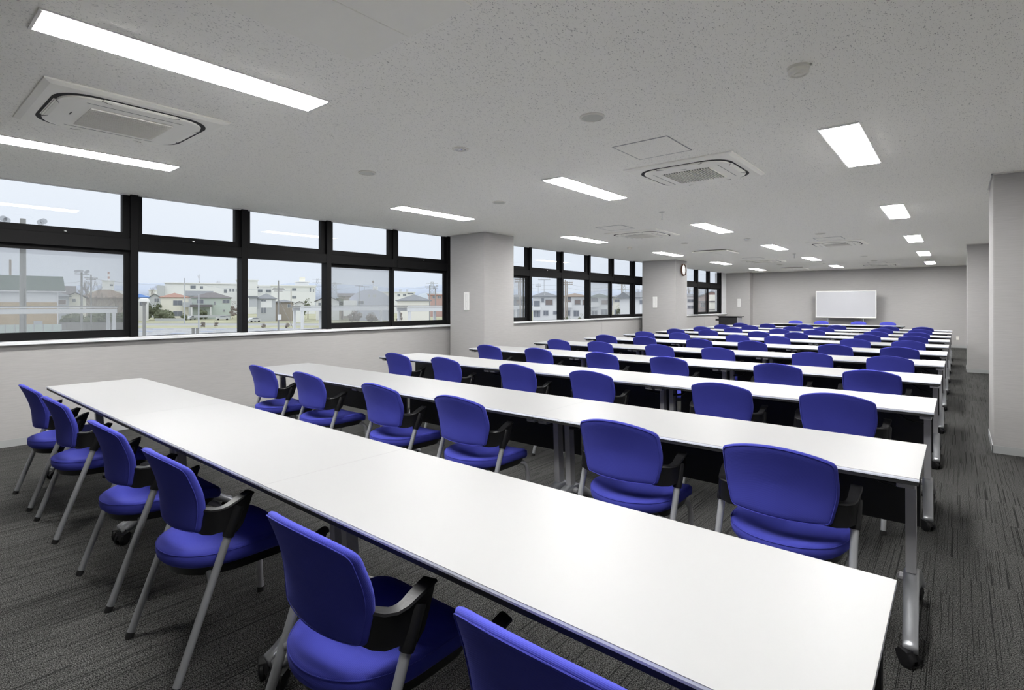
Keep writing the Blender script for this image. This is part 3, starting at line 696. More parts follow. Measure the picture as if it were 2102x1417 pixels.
#EXTERIOR ------------------------------------------------------------------ outside: ground, plots, houses
def flat(col,name,var=.12,sc_=.3,rough=.9): return mat(name,col,rough=rough,spec=.2,var=var,vscale=sc_)
M['asphalt']=flat((.36,.37,.39),'pale_asphalt',.08,.2)
M['grass']=flat((.38,.38,.27),'dry_winter_grass',.4,.12)
M['paint']=flat((.85,.85,.86),'road_paint',.03)
M['bluepaint']=flat((.30,.36,.52),'blue_parking_paint',.08)
M['concrete']=flat((.33,.33,.32),'pole_concrete',.08,3)
M['hwhite']=flat((.83,.84,.85),'white_render',.03,.5)
M['hcream']=flat((.88,.86,.77),'cream_render',.03,.5)
M['hgreen']=flat((.55,.62,.58),'pale_green_siding',.04,.5)
M['hgrey']=flat((.52,.54,.57),'grey_siding',.04,.5)
M['hbrown']=flat((.40,.36,.32),'brown_wall',.08,.5)
M['hlilac']=flat((.58,.60,.70),'pale_lilac_wall',.03,.3)
M['rgreen']=flat((.135,.165,.155),'green_metal_roof',.06,.5)
M['rgrey']=flat((0.245,0.259,0.281),'grey_tile_roof',.12,1.5)
M['rdark']=flat((0.202,0.194,0.202),'dark_tile_roof',.15,1.5)
M['rbrown']=flat((0.302,0.252,0.216),'brown_tile_roof',.12,1.5)
M['rred']=flat((0.374,0.238,0.202),'red_tile_roof',.12,1.5)
M['rblue']=flat((0.115,0.216,0.475),'blue_tile_roof',.1,1.5)
M['wglass']=mat('far_window_glass',(.22,.24,.28),rough=.2,var=.1,vscale=.5)
M['shutter']=mat('brown_shutter',(.26,.22,.21),rough=.6,var=.1,vscale=1)
M['bush']=flat((.15,.17,.11),'bush_leaves',.5,3)
M['twig']=flat((.27,.24,.22),'bare_branches',.15,1)
M['hill']=flat((.44,.49,.59),'haze_tinted_hills',.04,.004)  # pale blue of distance haze is put into the base colour
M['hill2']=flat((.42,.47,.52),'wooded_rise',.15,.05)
M['carpaint']=mat('silver_car_paint',(.62,.64,.68),rough=.25,metal=.3,var=.02)
M['redwhite']=flat((.55,.38,.36),'faded_red',.05)
M['pcan']=mat('white_painted_steel_outdoor',(.78,.79,.80),rough=.4,var=.02)
def brick():
    m=bpy.data.materials.new('tan_stone_cladding'); m.use_nodes=True; t=m.node_tree; b=t.nodes['Principled BSDF']; b.inputs['Roughness'].default_value=.9
    tc=t.nodes.new('ShaderNodeTexCoord'); mp=t.nodes.new('ShaderNodeMapping'); mp.inputs['Rotation'].default_value=(PI/2,0,0)
    bt=t.nodes.new('ShaderNodeTexBrick'); bt.inputs['Scale'].default_value=1.6; bt.inputs['Color1'].default_value=(.60,.45,.27,1); bt.inputs['Color2'].default_value=(.50,.38,.23,1); bt.inputs['Mortar'].default_value=(.5,.45,.38,1)
    t.links.new(tc.outputs['Object'],mp.inputs[0]); t.links.new(mp.outputs[0],bt.inputs['Vector']); t.links.new(bt.outputs['Color'],b.inputs['Base Color']); return m
M['tan']=brick()

g=MB().box(-1600,900,-900,2600,GR-1,GR); go=struct(obj('ground',g,M['asphalt']),'grey ground and parking lot outside the windows')
def gpoly(name,pix,fwlist,m,dz,par=None):
    pts=[at(u,f) for u,f in zip(pix,fwlist)]
    mb=MB().prism([(p.x,p.y) for p in pts],GR+dz-.03,GR+dz); return obj(name,mb,m,par)
field=tag(gpoly('grass_field',(-600,1500,1700,-600),(151,151,420,420),M['grass'],.05),'pale winter grass field between parking lot and houses','grass',kind='stuff')
verge=tag(gpoly('grass_verge',(-200,1060,1060,-200),(121,121,135,135),M['grass'],.05),'narrow grass verge along the parking lot edge','grass',kind='stuff')
# parking bays
for r_,f in enumerate((116,108,101,94.5,88.5,83)):
    for k in range(26):
        u0=-40+k*41+(r_%2)*17; p=at(u0,f); d=Vector((.62,.78,0)); n_=Vector((d.y,-d.x,0))
        q=[p-d*1.3-n_*.10,p+d*1.3-n_*.10,p+d*1.3+n_*.10,p-d*1.3+n_*.10]
        o=obj('parking_line',MB().prism([(a.x,a.y) for a in q],GR,GR+.02),M['paint'],go)
        if (k+r_)%3==0:
            c=p+n_*1.0; q=[c-d*1.2-n_*.7,c+d*1.2-n_*.7,c+d*1.2+n_*.7,c-d*1.2+n_*.7]
            obj('blue_bay',MB().prism([(a.x,a.y) for a in q],GR,GR+.015),M['bluepaint'],go)

def box_at(mb,W,*a): mb.box(*a)
def house(name,label,u0,u1,fw,vr,ve,wall,roof,kind='hip',depth=8,wins=(),low=None,turn=0,cat='house',over=.5,extra=None):
    "u0..u1 columns spanned by the front wall, fw distance, vr/ve ridge and eave rows"
    uc=(u0+u1)/2; p=at(uc,fw); k=fw/FPX; wd=(u1-u0)*k
    zr=H-(vr-HY)*k-GR; ze=H-(ve-HY)*k-GR
    ang=math.atan2(p.y,p.x)-PI/2
    t=thing(name,label,cat,(p.x,p.y,GR),ang+turn)
    hw=wd/2
    if low:   # two-tone wall: low=(row, material)
        zl=H-(low[0]-HY)*k-GR
        obj('lower_wall',MB().box(-hw,hw,0,depth,0,zl),low[1],t); obj('wall',MB().box(-hw,hw,0,depth,zl,ze),M[wall],t)
    else: obj('wall',MB().box(-hw,hw,0,depth,0,ze),M[wall],t)
    r=MB(); o=over; x0,x1,y0,y1=-hw-o,hw+o,-o,depth+o; e=.12
    if kind=='hip':
        i=min(hw+o,(depth/2+o)); ym=depth/2
        i=min(i,hw*.98+o)
        V=[(x0,y0,ze),(x1,y0,ze),(x1,y1,ze),(x0,y1,ze),(x0,y0,ze+e),(x1,y0,ze+e),(x1,y1,ze+e),(x0,y1,ze+e),(x0+i,ym,zr),(x1-i,ym,zr)]
        r.add(V,[(3,2,1,0),(0,1,5,4),(1,2,6,5),(2,3,7,6),(3,0,4,7),(4,5,9,8),(5,6,9),(6,7,8,9),(7,4,8)])
    elif kind=='gx':   # ridge parallel to the front
        r.prism([(y0,ze),(y1,ze),(y1,ze+e),(depth/2,zr),(y0,ze+e)],x0,x1,'x')
        obj('gable',MB().prism([(0,ze),(depth,ze),(depth/2,zr-e)],-hw+.02,hw-.02,'x'),M[wall],t)
    elif kind=='gy':   # gable faces the room
        r.prism([(x0,ze-.1),(0,zr-.12),(x1,ze-.1),(x1,ze+e),(0,zr+.05),(x0,ze+e)],y0,y1,'y')
        obj('gable',MB().prism([(-hw,ze),(hw,ze),(0,zr-.15)],0.01,depth,'y'),M[wall],t)
    elif kind=='flat':
        r.box(x0,x1,y0,y1,ze,ze+.45)
    elif kind=='arc':
        pts=[(x0,ze)]
        for i in range(13):
            a=i/12; pts.append((x0+(x1-x0)*a,ze+(zr-ze)*math.sin(PI*a)**.8))
        r.prism(pts[1:],0,depth,'y')
    obj('roof',r,M[roof],t)
    for wn in wins:
        a,b_,c,d=wn[:4]; m=wn[4] if len(wn)>4 else 'wglass'
        xa,xb=(a-uc)*k,(b_-uc)*k; za,zb=H-(d-HY)*k-GR,H-(c-HY)*k-GR
        f=obj('window',MB().box(xa-.08,xb+.08,-.09,.02,za-.08,zb+.08),M['whitemetal'] if wall not in ('hwhite',) else M['hgrey'],t)
        if m=='shutter': 
            obj('shutter',MB().box(xa,xb,-.13,-.085,za,zb),M['shutter'],f)
        else:
            xm=(xa+xb)/2
            obj('pane',MB().box(xa,xm-.03,-.12,-.085,za,zb),M['wglass'],f); obj('pane',MB().box(xm+.03,xb,-.12,-.085,za,zb),M['wglass'],f)
    if extra: extra(t,k,uc)
    return t,k,uc
def ebox(name,m,u0,u1,v0,v1,y0,y1,t,k,uc):
    return obj(name,MB().box((u0-uc)*k,(u1-uc)*k,y0,y1,H-(v1-HY)*k-GR,H-(v0-HY)*k-GR),M[m],t)
# --- seen through the first bay
def gut(t,k,uc):
    ebox('gutter','paint',-60,108,596,598.5,-.9,-.6,t,k,uc); ebox('downpipe','paint',93.5,95.5,598,675,-.35,-.1,t,k,uc); ebox('meter_box','hgrey',56,70,660,667,-.4,-.05,t,k,uc)
    ebox('window_bay','wglass',-6,1.5,603,620,-.2,0,t,k,uc)
house('house','long house with green metal roof and tan stone lower wall',-60,96,92,563,597,'hwhite','rgreen','gx',9,(),(620.5,M['tan']),over=.9,extra=gut)
house('house','grey-roofed low house with brown shutters beside the green roof',98,136,120,598,609,'hgrey','rgrey','hip',9,[(101,131,616,625,'shutter'),(101,115,641,649)])
house('house','cream gabled house with dark roof behind the floodlight pole',137,172,128,600,612,'hcream','rdark','gy',10,[(150,155,614,620)])
house('house','house with purple-grey roof rising behind the low houses',104,146,136,586,605,'hwhite','rdark','gx',9)
house('house','brown-roofed farmhouse among bare trees left of the first mullion',176,258,160,594,612,'hbrown','rbrown','hip',9)
def chim(t,k,uc):
    for i in range(4): ebox('chimney_band','redwhite' if i%2==0 else 'paint',221,224.5,558+i*4.5,562.5+i*4.5,6,8,t,k,uc)
    ebox('annex','hwhite',190,262,597,640,-2,14,t,k,uc)
house('factory','far white factory with a red and white chimney',212,232,420,576,577,'hwhite','hwhite','flat',14,[(225,230,584,587)],cat='building',extra=chim)
house('house','cream two-storey house with red tiled hip roof',334,383,185,601,611,'hcream','rred','hip',9,[(356,372,617,627),(356,372,639,649)])
def porch(t,k,uc):
    ebox('porch_roof','rdark',397,436,625.5,630,-3,0,t,k,uc); ebox('porch_post','paint',399,401,630,650,-2.8,-2.5,t,k,uc); ebox('porch_post','paint',432,434,630,650,-2.8,-2.5,t,k,uc)
    ebox('garden_wall','hgrey',404,468,646.5,651,-7,-6.6,t,k,uc); ebox('balcony','hgrey',384,400,621,631,-1.5,0,t,k,uc)
house('house','pale green two-storey house with dark tiled roof',399,470,190,600,612,'hgreen','rdark','hip',10,[(409,420,615,623),(454,467,615.5,622.5),(439,442,619,626),(455,458,636,640)],extra=porch)
house('house','house with blue tiled roof beside the white dome lamp',272,302,172,603,611,'hwhite','rblue','hip',9,[(287,297,620,627)])
house('house','small grey gabled house between blue and red roofs',304,331,215,603,614,'hgrey','rgrey','gy',10,[(317,325,613,620)])
house('house','dark grey roof behind the pale green house',387,432,205,597,608,'hgrey','rgrey','gx',8)
def school1(t,k,uc):
    ebox('stair_tower','hgrey',339,351,588,610,-3,6,t,k,uc); ebox('parapet','paint',350,468,581,583,-.6,.2,t,k,uc)
house('school_building','long white school block behind the red and green houses',351,487,300,582,583,'hwhite','hwhite','flat',16,[(395,404,587,593),(412,417,588,593),(455,460,594,601),(465,468,592,598),(471,474,592,598),(477,481,592,598)],cat='building',extra=school1)
house('office_block','low white block behind bare trees, left of the school',309,341,330,596,596.5,'hwhite','hwhite','flat',14,[(327,338,600,605)],cat='building')
def tower(t,k,uc):
    ebox('roof_house','hwhite',606,632,581,586,2,9,t,k,uc); ebox('roof_slab','paint',604,634,577.5,579,1,10,t,k,uc); ebox('water_tank','hcream',614,625,568,577.5,4,7,t,k,uc)
    ebox('parapet','paint',560,645,585.5,588,-.8,.2,t,k,uc); ebox('wing_parapet','paint',531,560,586.5,588.5,3,4,t,k,uc)
house('school_building','white school wing with rooftop tank seen in the third pane',561,645,290,587,587.5,'hwhite','hwhite','flat',18,[(600,607.5,592,597),(600,607.5,608,613),(634,636,591,599),(640,642,594,599)],cat='building',extra=tower)
house('school_building','white school link with dark windows left of the utility pole',530,559,300,588,588.5,'hwhite','hwhite','flat',14,[(531,539,595,600),(546,555,595,600)],cat='building')
house('school_building','taller white school end block at the second mullion',488,527,292,575.5,576,'hwhite','hwhite','flat',18,[(526,528.5,585,591)],cat='building')
def annex(t,k,uc): ebox('side_wing','hgrey',515,530,612,630,-1.2,0,t,k,uc); ebox('wing_roof','rgrey',513,531,608,612,-1.6,3,t,k,uc); ebox('white_panel','hwhite',536,557,615,632,-.08,0,t,k,uc)
house('house','grey two-storey house with gabled roof in the third pane',529,564,165,602,614,'hgrey','rgrey','hip',8,[(537,546,616,619),(537,546,632,643)],extra=annex)
house('house','low brown-walled house with flat grey roof behind the utility pole',565,601,170,615,621,'hbrown','rgrey','hip',8,[(590,596,625,632)])
house('house','small white gabled house by the canopy post',606,624,160,618.5,625,'hwhite','rdark','gy',8)
house('house','white house with dark gable at the third mullion',650,695,180,607,619,'hwhite','rdark','gy',9,[(655,659,622,627)])
def hall(t,k,uc): ebox('low_wing','hwhite',708,733,617,648,-3,0,t,k,uc)
house('gymnasium','large pale lilac hall with curved roof',719,801,175,594,613,'hlilac','hlilac','arc',20,[(757,758.5,605,610),(766,767.2,605,610),(769,770.2,605,610),(723,733,618,625),(736,747,618,625)],cat='building',over=0,extra=hall)
house('house','dark grey roof among trees left of the lilac hall',696,733,200,602,609,'hbrown','rdark','gx',8)
house('apartment_block','white flat-roofed block behind the lilac hall and hip roof',772,851,310,600,600.5,'hwhite','hwhite','flat',12,[(816,821,604,608),(827,833,604,608),(836,848,602,604),(768,773,595,599)],cat='building',extra=lambda t,k,uc:[ebox('water_tank','hgrey',819,824,594,599,3,6,t,k,uc),ebox('water_tank','hgrey',833,838,594,599,3,6,t,k,uc),ebox('roof_house','hwhite',767,776,588,600,2,7,t,k,uc)])
house('house','low cream house with wide grey hip roof in the fifth pane',816,883,150,604,618,'hcream','rgrey','hip',10,[])
house('brick_building','red brick building with tall windows at the right of the first bay',880,915,230,605,606,'redwhite','redwhite','flat',12,[(888,895,608,613),(898,905,608,613)],cat='building')
# --- seen through the middle bay
BW=lambda *a:[(x0,x1,y0,y1,'shutter') for x0,x1,y0,y1 in a]
def bal(u0,u1,v0,v1):
    return lambda t,k,uc:[ebox('balcony','hwhite',u0,u1,v0,v1,-1.3,-.05,t,k,uc),ebox('balcony_gap','wglass',u0+2,u1-2,v0-12,v0-1,-.1,0.02,t,k,uc)]
house('house','grey house with dark windows behind the middle bay first pane',1040,1080,98,604,612,'hgrey','rgrey','hip',8,BW((1060,1068,616,625)),extra=bal(1052,1078,628,634))
house('house','white house with grey hip roof, leftmost full house in the middle bay',1094,1143,96,598,610,'hwhite','rgrey','hip',8,BW((1120,1134,616,626))+[(1116,1125,638,647),(1136,1143,639,645),(1112,1116,613,620),(1096,1101,638,650),(1103,1108,638,650)],extra=bal(1094,1110,630,637))
house('house','white house with brown hip roof in the middle bay',1157,1203,96,601,610,'hwhite','rbrown','hip',8,BW((1180,1191,616,625),(1160,1171,616,620),(1196,1202,616,626))+[(1178,1188,638,649),(1160,1170,638,648)],extra=bal(1157,1174,621,632))
house('house','white house with green-grey roof behind the insect screen',1209,1252,96,602,612,'hwhite','rgreen','hip',8,BW((1235,1247,617,625))+[(1215,1226,638,648),(1234,1246,636,646)],extra=bal(1212,1230,621,630))
house('house','cream house with blue-grey roof at the end of the middle bay',1258,1305,96,602,611,'hcream','rgrey','hip',8,[(1262,1276,615,620),(1280,1286,617,625),(1277,1283,634,642),(1288,1296,616,624),(1262,1270,636,646)])
house('house','white house with grey gable seen past the last middle pane',1300,1345,80,598,612,'hwhite','rgrey','gx',8,[(1313,1318,617,624)],turn=.3)
# --- far bay
house('office_block','pale blue-white low block behind bare trees in the far bay',1402,1428,110,607,608,'hwhite','hgrey','flat',10,[(1412,1424,615,620),(1412,1424,628,633)],cat='building')
def sch(t,k,uc): ebox('gable_wing','hcream',1456,1476,606,640,-3,0,t,k,uc); ebox('floor_band','rdark',1436,1484,618,620,-3.2,-.1,t,k,uc); ebox('floor_band','rdark',1436,1484,634,636,-3.2,-.1,t,k,uc)
house('brick_building','brown and cream building with big gable behind the far bay',1432,1490,95,598,612,'redwhite','rgrey','gy',12,[(1440,1448,622,630),(1462,1470,622,630)],cat='building',extra=sch)

# --- poles, lamps, towers
def pole(name,label,u,fw,vtop,r,cat='pole',arms=(),flood=(),m='concrete',cap=None,wid=None,fs=.65):
    p=at(u,fw); k=fw/FPX; zt=H-(vtop-HY)*k-GR; ang=math.atan2(p.y,p.x)-PI/2
    t=thing(name,label,cat,(p.x,p.y,GR),ang)
    obj('shaft',MB().tube([(0,0,0),(0,0,zt)],[r*1.15,r*.9],10),M[m],t,True)
    for va,half in arms:
        z=H-(va-HY)*k-GR; obj('crossarm',MB().box(-half,half,-.06,.06,z-.06,z+.06),M[m],t)
        for s in (-.9,-.45,.45,.9): obj('insulator',MB().tube([(s*half,0,z+.05),(s*half,0,z+.28)],.06,6),M['hwhite'],t)
    for du,va in flood:
        z=H-(va-HY)*k-GR; x=du*k
        obj('floodlight',MB().lathe([(a*fs,b*fs) for a,b in ((.12,.30),(.20,.12),(.34,-.10),(.36,-.16),(.30,-.16))],(0,0,0),12,'y'),M['hgrey'],t,True).location=(x,-.2,z)
    if flood:
        z=H-(flood[0][1]-HY)*k-GR-.35; xs=[f[0]*k for f in flood]; obj('lamp_bracket',MB().box(min(xs)-.2,max(xs)+.2,-.08,.08,z-.06,z+.06),M[m],t)
    return t,k,zt
t,k,zt=pole('utility_pole','thick grey concrete pole with floodlights, in front of the green-roofed house',47,36,449,.17,fs=.55,flood=((-29,453),(-24,456),(27,455),(32,452)))
obj('cable_coil',MB().tube([(-.27+.16*math.cos(i*PI/8),-.2,9.4+.22*math.sin(i*PI/8)) for i in range(17)],.02,6,cap=False),M['concrete'],t,True)
obj('conduit',MB().tube([(.13,-.18,0),(.13,-.18,6.5)],.04,8),M['concrete'],t,True)
pole('floodlight_pole','grey floodlight pole in front of the cream gabled house',167.5,82,557,.14,flood=((-9,558),(-4.5,557),(0,557),(7,559),(10,557)))
pole('utility_pole','slim utility pole with crossarms above the brown farmhouse',187,110,564,.13,arms=((571,1.1),(574,.8)))
pole('chimney_pole','thin dark chimney above the green roof',21,120,533,.22,m='hbrown')
t,k,zt=pole('dome_lamp','white dome-topped lamp post on the parking lot',296,27,619,.075,cat='lamp',m='concrete')
obj('dome_cap',MB().lathe([(.24,zt-.02),(.235,zt+.03),(.19,zt+.13),(.12,zt+.16)],n=20),M['whitemetal'],t,True); obj('neck',MB().lathe([(.10,zt-.14),(.12,zt-.02)],n=12),M['concrete'],t,True)
pole('street_lamp','tall street lamp rising before the school block',379,150,571,.11,m='hgrey',cat='lamp')
pole('utility_pole','grey post in front of the pale green house',408,120,604,.14,m='hgrey')
t,k,zt=pole('utility_pole','utility pole with transformer box in the third pane',571.5,110,576,.15,arms=((592,1.0),(594.5,1.2),(598,.8)))
obj('service_box',MB().box(-.1,.55,-.55,-.2,2.2,4.2 if False else 3.3),M['hwhite'],t); obj('stay_wire',MB().tube([(0,0,6.5),(3.0,-.2,0)],.04,6),M['concrete'],t)
pole('utility_pole','thin dark post right of the transformer pole',597.5,130,594,.10,m='hbrown')
pole('utility_pole','slim pole with crossarm above the lilac hall',737,170,586,.10,arms=((587,1.3),))
pole('utility_pole','slim pole with antenna bars right of the first above the lilac hall',748,180,588,.08,arms=((588.5,1.6),))
t,k,zt=pole('loudspeaker_post','post topped by a dark ball above the lilac hall',766,200,581,.13,m='hwhite'); obj('ball',MB().lathe([(.05,zt-.1),(.35,zt+.1),(.42,zt+.4),(.3,zt+.75),(.05,zt+.85)],n=14),M['hbrown'],t,True)
pole('floodlight_pole','floodlight pole before the red brick building',894,100,589,.12,flood=((-4,589),(-1,590),(3,588)))
pole('utility_pole','utility pole left of the lattice tower',882,120,586,.12,arms=((589,1.0),))
pole('utility_pole','dark utility pole in the middle bay first pane',1068,88,568,.13,arms=((574,.9),(579,.9)),m='hbrown')
pole('utility_pole','thin pole left of the dark one in the middle bay first pane',1064.5,120,580,.12,m='hbrown')
pole('utility_pole','dark utility pole above the white house with brown roof',1160.5,88,575,.11,m='hbrown'); 
pole('utility_pole','utility pole with crossarms just right of the dark one',1163.8,92,578,.10,arms=((580,1.0),(584,1.0)),m='hbrown')
pole('utility_pole','utility pole above the last cream house of the middle bay',1276.5,88,583,.12,m='hbrown')
pole('tv_antenna','tall thin antenna above the leftmost full house of the middle bay',1117,97,574,.05,cat='antenna',arms=((574.5,1.1),),m='hgrey')
pole('tv_antenna','short antenna left of the tall one in the middle bay',1105,97,581,.04,cat='antenna',arms=((585,.5),(588,.5)),m='hgrey')
def lattice(label,u,fw,vtop,half):
    p=at(u,fw); k=fw/FPX; zt=H-(vtop-HY)*k-GR
    t=thing('lattice_tower',label,'pylon',(p.x,p.y,GR),math.atan2(p.y,p.x)-PI/2)
    for sx_,sy in ((-1,-1),(1,-1),(1,1),(-1,1)):
        obj('leg',MB().tube([(sx_*half,sy*half,0),(sx_*half*.3,sy*half*.3,zt)],.16,5),M['hgrey'],t)
    n=9
    br=MB()
    for i in range(n):
        z0,z1=zt*i/n,zt*(i+1)/n; h0,h1=half*(1-.7*i/n),half*(1-.7*(i+1)/n)
        for a,b_ in (((-h0,-h0,z0),(h1,-h1,z1)),((h0,-h0,z0),(-h1,-h1,z1)),((-h1,-h1,z1),(h1,-h1,z1))): br.tube([a,b_],.11,4)
    o=obj('bracing',br,M['hgrey'],t); o['kind']='stuff'
    for j in range(3): obj('crossarm',MB().box(-half*1.5,half*1.5,-.2,.2,zt-1-j*3.2,zt-.7-j*3.2),M['hgrey'],t)
lattice('grey lattice pylon behind the fifth pane',887,330,579,2.4)
lattice('grey lattice pylon at the left edge of the screened fourth pane',687,340,580,2.6)
lattice('pale lattice pylon above the far school wing',652,520,572,3.2)
lattice('faint lattice pylon in the middle bay last pane',1279.8,300,580,2.2)
# power lines
def wire(label,pts,r=.03):
    ps=[]
    for (u0,f0,v0),(u1,f1,v1) in zip(pts,pts[1:]):
        a,b_=at(u0,f0,v0),at(u1,f1,v1)
        for i in range(9):
            q=a.lerp(b_,i/8); q.z-=1.2*4*(i/8)*(1-i/8)*.5; ps.append(q)
    tag(obj('power_line',MB().tube(ps,r,4),M['hgrey']),label,'wire')
wire('power line crossing behind the farmhouse and school pane',[(100,115,578),(187,110,572),(408,120,584),(572,110,592)])
wire('power line from transformer pole past the lilac hall',[(572,110,597),(737,170,588),(882,120,590)])
wire('upper power line across the middle bay',[(1000,90,580),(1068,88,576),(1162,90,582),(1277,90,586),(1340,90,588)],.018)
wire('lower power line across the middle bay',[(1000,90,589),(1068,88,584),(1162,90,590),(1277,90,592),(1340,90,594)],.018)

# --- canopies (white steel walkway roofs)
def canopy(label,x,y0,y1,z,posts,rev=1.1):
    L_=y1-y0; z-=GR
    t=thing('canopy',label,'canopy',(x,(y0+y1)/2,GR),PI/2,'white steel canopies')
    obj('roof',MB().box(-L_/2-.1,L_/2+.1,0,rev,z-.05,z+.03,.01),M['concrete'],t)
    obj('front_beam',MB().box(-L_/2,L_/2,-.08,.0,z-.32,z-.10,.01),M['pcan'],t); obj('top_rail',MB().box(-L_/2,L_/2,-.12,-.05,z-.06,z-.02),M['pcan'],t)
    obj('rear_beam',MB().box(-L_/2,L_/2,rev-.2,rev-.1,z-.3,z-.1,.01),M['pcan'],t)
    for f in posts:
        xx=-L_/2+L_*f
        for y in (-.06,rev-.18): obj('post',MB().box(xx-.075,xx+.075,y,y+.12,0,z-.1,.01),M['pcan'],t)
canopy('long white canopy at the far left below the green-roofed house',-32.6,-4,8.1,1.24,(.02,.35,.99))
canopy('white canopy spanning the third and fourth panes',-32.6,17.9,25,1.24,(.02,.28,.99))
canopy('white canopy in the fifth pane with stout posts',-24.5,20.0,30,1.26,(.02,.3,.99),1.1)
# --- panel fence at lower left
A,B_=at(-30,80),at(126,84); L_=(B_-A).length; t=thing('panel_fence','pale glazed panel fence below the long left canopy','fence',(*A.xy,GR),math.atan2((B_-A).y,(B_-A).x))
n=8
for i in range(n+1): obj('fence_post',MB().box(L_*i/n-.05,L_*i/n+.05,-.05,.05,0,2.35),M['hgrey'],t)
for i in range(n): obj('fence_panel',MB().box(L_*i/n+.08,L_*(i+1)/n-.08,-.02,.02,.1,2.3),M['hgreen'],t)
# low garden fence under the houses
def lowwall(label,u0,u1,fw,h_,m='hgrey'):
    A,B_=at(u0,fw),at(u1,fw); L_=(B_-A).length; t=thing('garden_wall',label,'wall',(*A.xy,GR),math.atan2((B_-A).y,(B_-A).x))
    obj('coping',MB().box(0,L_,-.12,.12,h_,h_+.08),M[m],t); n=max(2,int(L_/4))
    for i in range(n): obj('wall_panel',MB().box(L_*i/n+.02,L_*(i+1)/n-.02,-.08,.08,0,h_),M[m],t)
lowwall('low grey block wall before the red-roofed house',318,380,168,.9)
lowwall('grey block wall below the brown farmhouse trees',96,262,112,1.5,'concrete')
lowwall('pale wall along the street in the middle bay',1075,1340,86,1.0,'hwhite')
# --- signposts in the parking lot
for u,l in ((396.5,'left'),(405.5,'right')):
    p=at(u,62); t=thing('bollard','square grey bollard on the parking lot, %s one of the pair under the second pane'%l,'bollard',(*p.xy,GR))
    obj('post',MB().box(-.13,.13,-.13,.13,0,2.6,.02),M['concrete'],t); obj('cap',MB().box(-.15,.15,-.15,.15,2.6,2.68,.02),M['concrete'],t)

# --- vegetation
def blob(mb,c,r,seed,n=12,m_=9,sq=.8):
    rnd=random.Random(seed); ph=[rnd.uniform(0,6.28) for _ in range(6)]
    vs=[];fs=[]
    for i in range(m_+1):
        th=PI*i/m_
        for j in range(n):
            a=2*PI*j/n; rr=r*(1+.22*math.sin(3*a+ph[0]+th*2)+.16*math.sin(5*th+ph[1]+a*2)+rnd.uniform(-.12,.12))
            vs.append((c[0]+rr*math.sin(th)*math.cos(a),c[1]+rr*math.sin(th)*math.sin(a),c[2]+rr*math.cos(th)*sq))
    for i in range(m_):
        for j in range(n): k=(j+1)%n; fs.append((i*n+j,i*n+k,(i+1)*n+k,(i+1)*n+j))
    mb.add(vs,fs)
def bush(label,u,fw,vt,wid,m='bush',name='shrub',trunk=False,seed=1):
    p=at(u,fw); k=fw/FPX; zt=H-(vt-HY)*k-GR; w_=wid*k/2
    t=thing(name,label,'tree' if trunk else 'bush',(*p.xy,GR)); mb=MB(); rnd=random.Random(seed)
    lo=0.0 if not trunk else zt*.35
    for i in range(9): blob(mb,(rnd.uniform(-.6,.6)*w_,rnd.uniform(-.6,.6)*w_,lo+(zt-lo)*rnd.uniform(.25,.75)),min(w_,(zt-lo))*rnd.uniform(.32,.5),seed*31+i)
    # loose leaf clusters on the surface
    for i in range(160):
        a=rnd.uniform(0,2*PI); h_=rnd.uniform(.05,1); rr=w_*math.sin(PI*min(.93,h_*.9+.1))**.6*rnd.uniform(.75,1.08)
        c=Vector((rr*math.cos(a),rr*math.sin(a),lo+(zt-lo)*h_)); s_=.12*w_
        d=[Vector((rnd.uniform(-1,1),rnd.uniform(-1,1),rnd.uniform(-1,1)))*s_ for _ in range(3)]
        mb.add([c,c+d[0],c+d[1],c+d[2]],[(0,1,2),(0,2,3),(0,3,1)])
    obj('foliage',mb,M[m],t)
    if trunk: obj('trunk',MB().tube([(0,0,0),(.1,0,lo+.3*(zt-lo))],[w_*.12,w_*.07],8),M['twig'],t,True)
def bare(label,u,fw,vt,wid,seed=1,tall=False):
    p=at(u,fw); k=fw/FPX; zt=H-(vt-HY)*k-GR; w_=wid*k/2; rnd=random.Random(seed)
    t=thing('bare_tree',label,'tree',(*p.xy,GR)); tr=MB(); br=MB()
    top=zt*(.35 if not tall else .8); tr.tube([(0,0,0),(.1,0,top)],[w_*.10+.05,w_*.06+.03],7)
    def grow(a,d,l,r,dep):
        b_=a+d*l; br.tube([a,b_],[r,r*.6],3,cap=False)
        if dep==0: return
        for i in range(3):
            dd=(d+Vector((rnd.uniform(-.75,.75),rnd.uniform(-.75,.75),rnd.uniform(-.1,.5)))).normalized(); grow(b_,dd,l*.68,r*.62,dep-1)
    for i in range(7):
        a=Vector((0,0,top*rnd.uniform(.75,1) if not tall else zt*rnd.uniform(.15,.8)))
        d=Vector((rnd.uniform(-1,1),rnd.uniform(-1,1),rnd.uniform(.5,1.3) if not tall else 1.3)).normalized(); grow(a,d,(zt-top)*.42 if not tall else zt*.13,.05+w_*.018,3)
    # fit crown to the measured height and width
    mx=max(abs(v[0]) for v in br.v); mz=max(v[2] for v in br.v)
    br.v=[(x/mx*w_,y/mx*w_,z if z<top*.8 else z*zt/mz) for x,y,z in br.v]
    obj('trunk',tr,M['twig'],t,True); o=obj('branches',br,M['twig'],t); o['kind']='stuff'
bare('bare rounded tree behind the floodlight pole',190,150,575,52,3); bare('bare tree right of the cream gabled house',172,160,592,30,4)
bare('bare tree in front of the brown farmhouse',205,140,600,44,5); bare('bare tree at the left of the first mullion',240,140,606,40,6)
bare('tall narrow bare tree above the school roof',410,330,562,13,7,True); bare('round bare tree above the right end of the school roof',450,340,574,22,8)
bare('broad bare tree group left of the school block',328,350,583,34,9); bare('low bare tree above the blue roof',308,300,590,26,10)
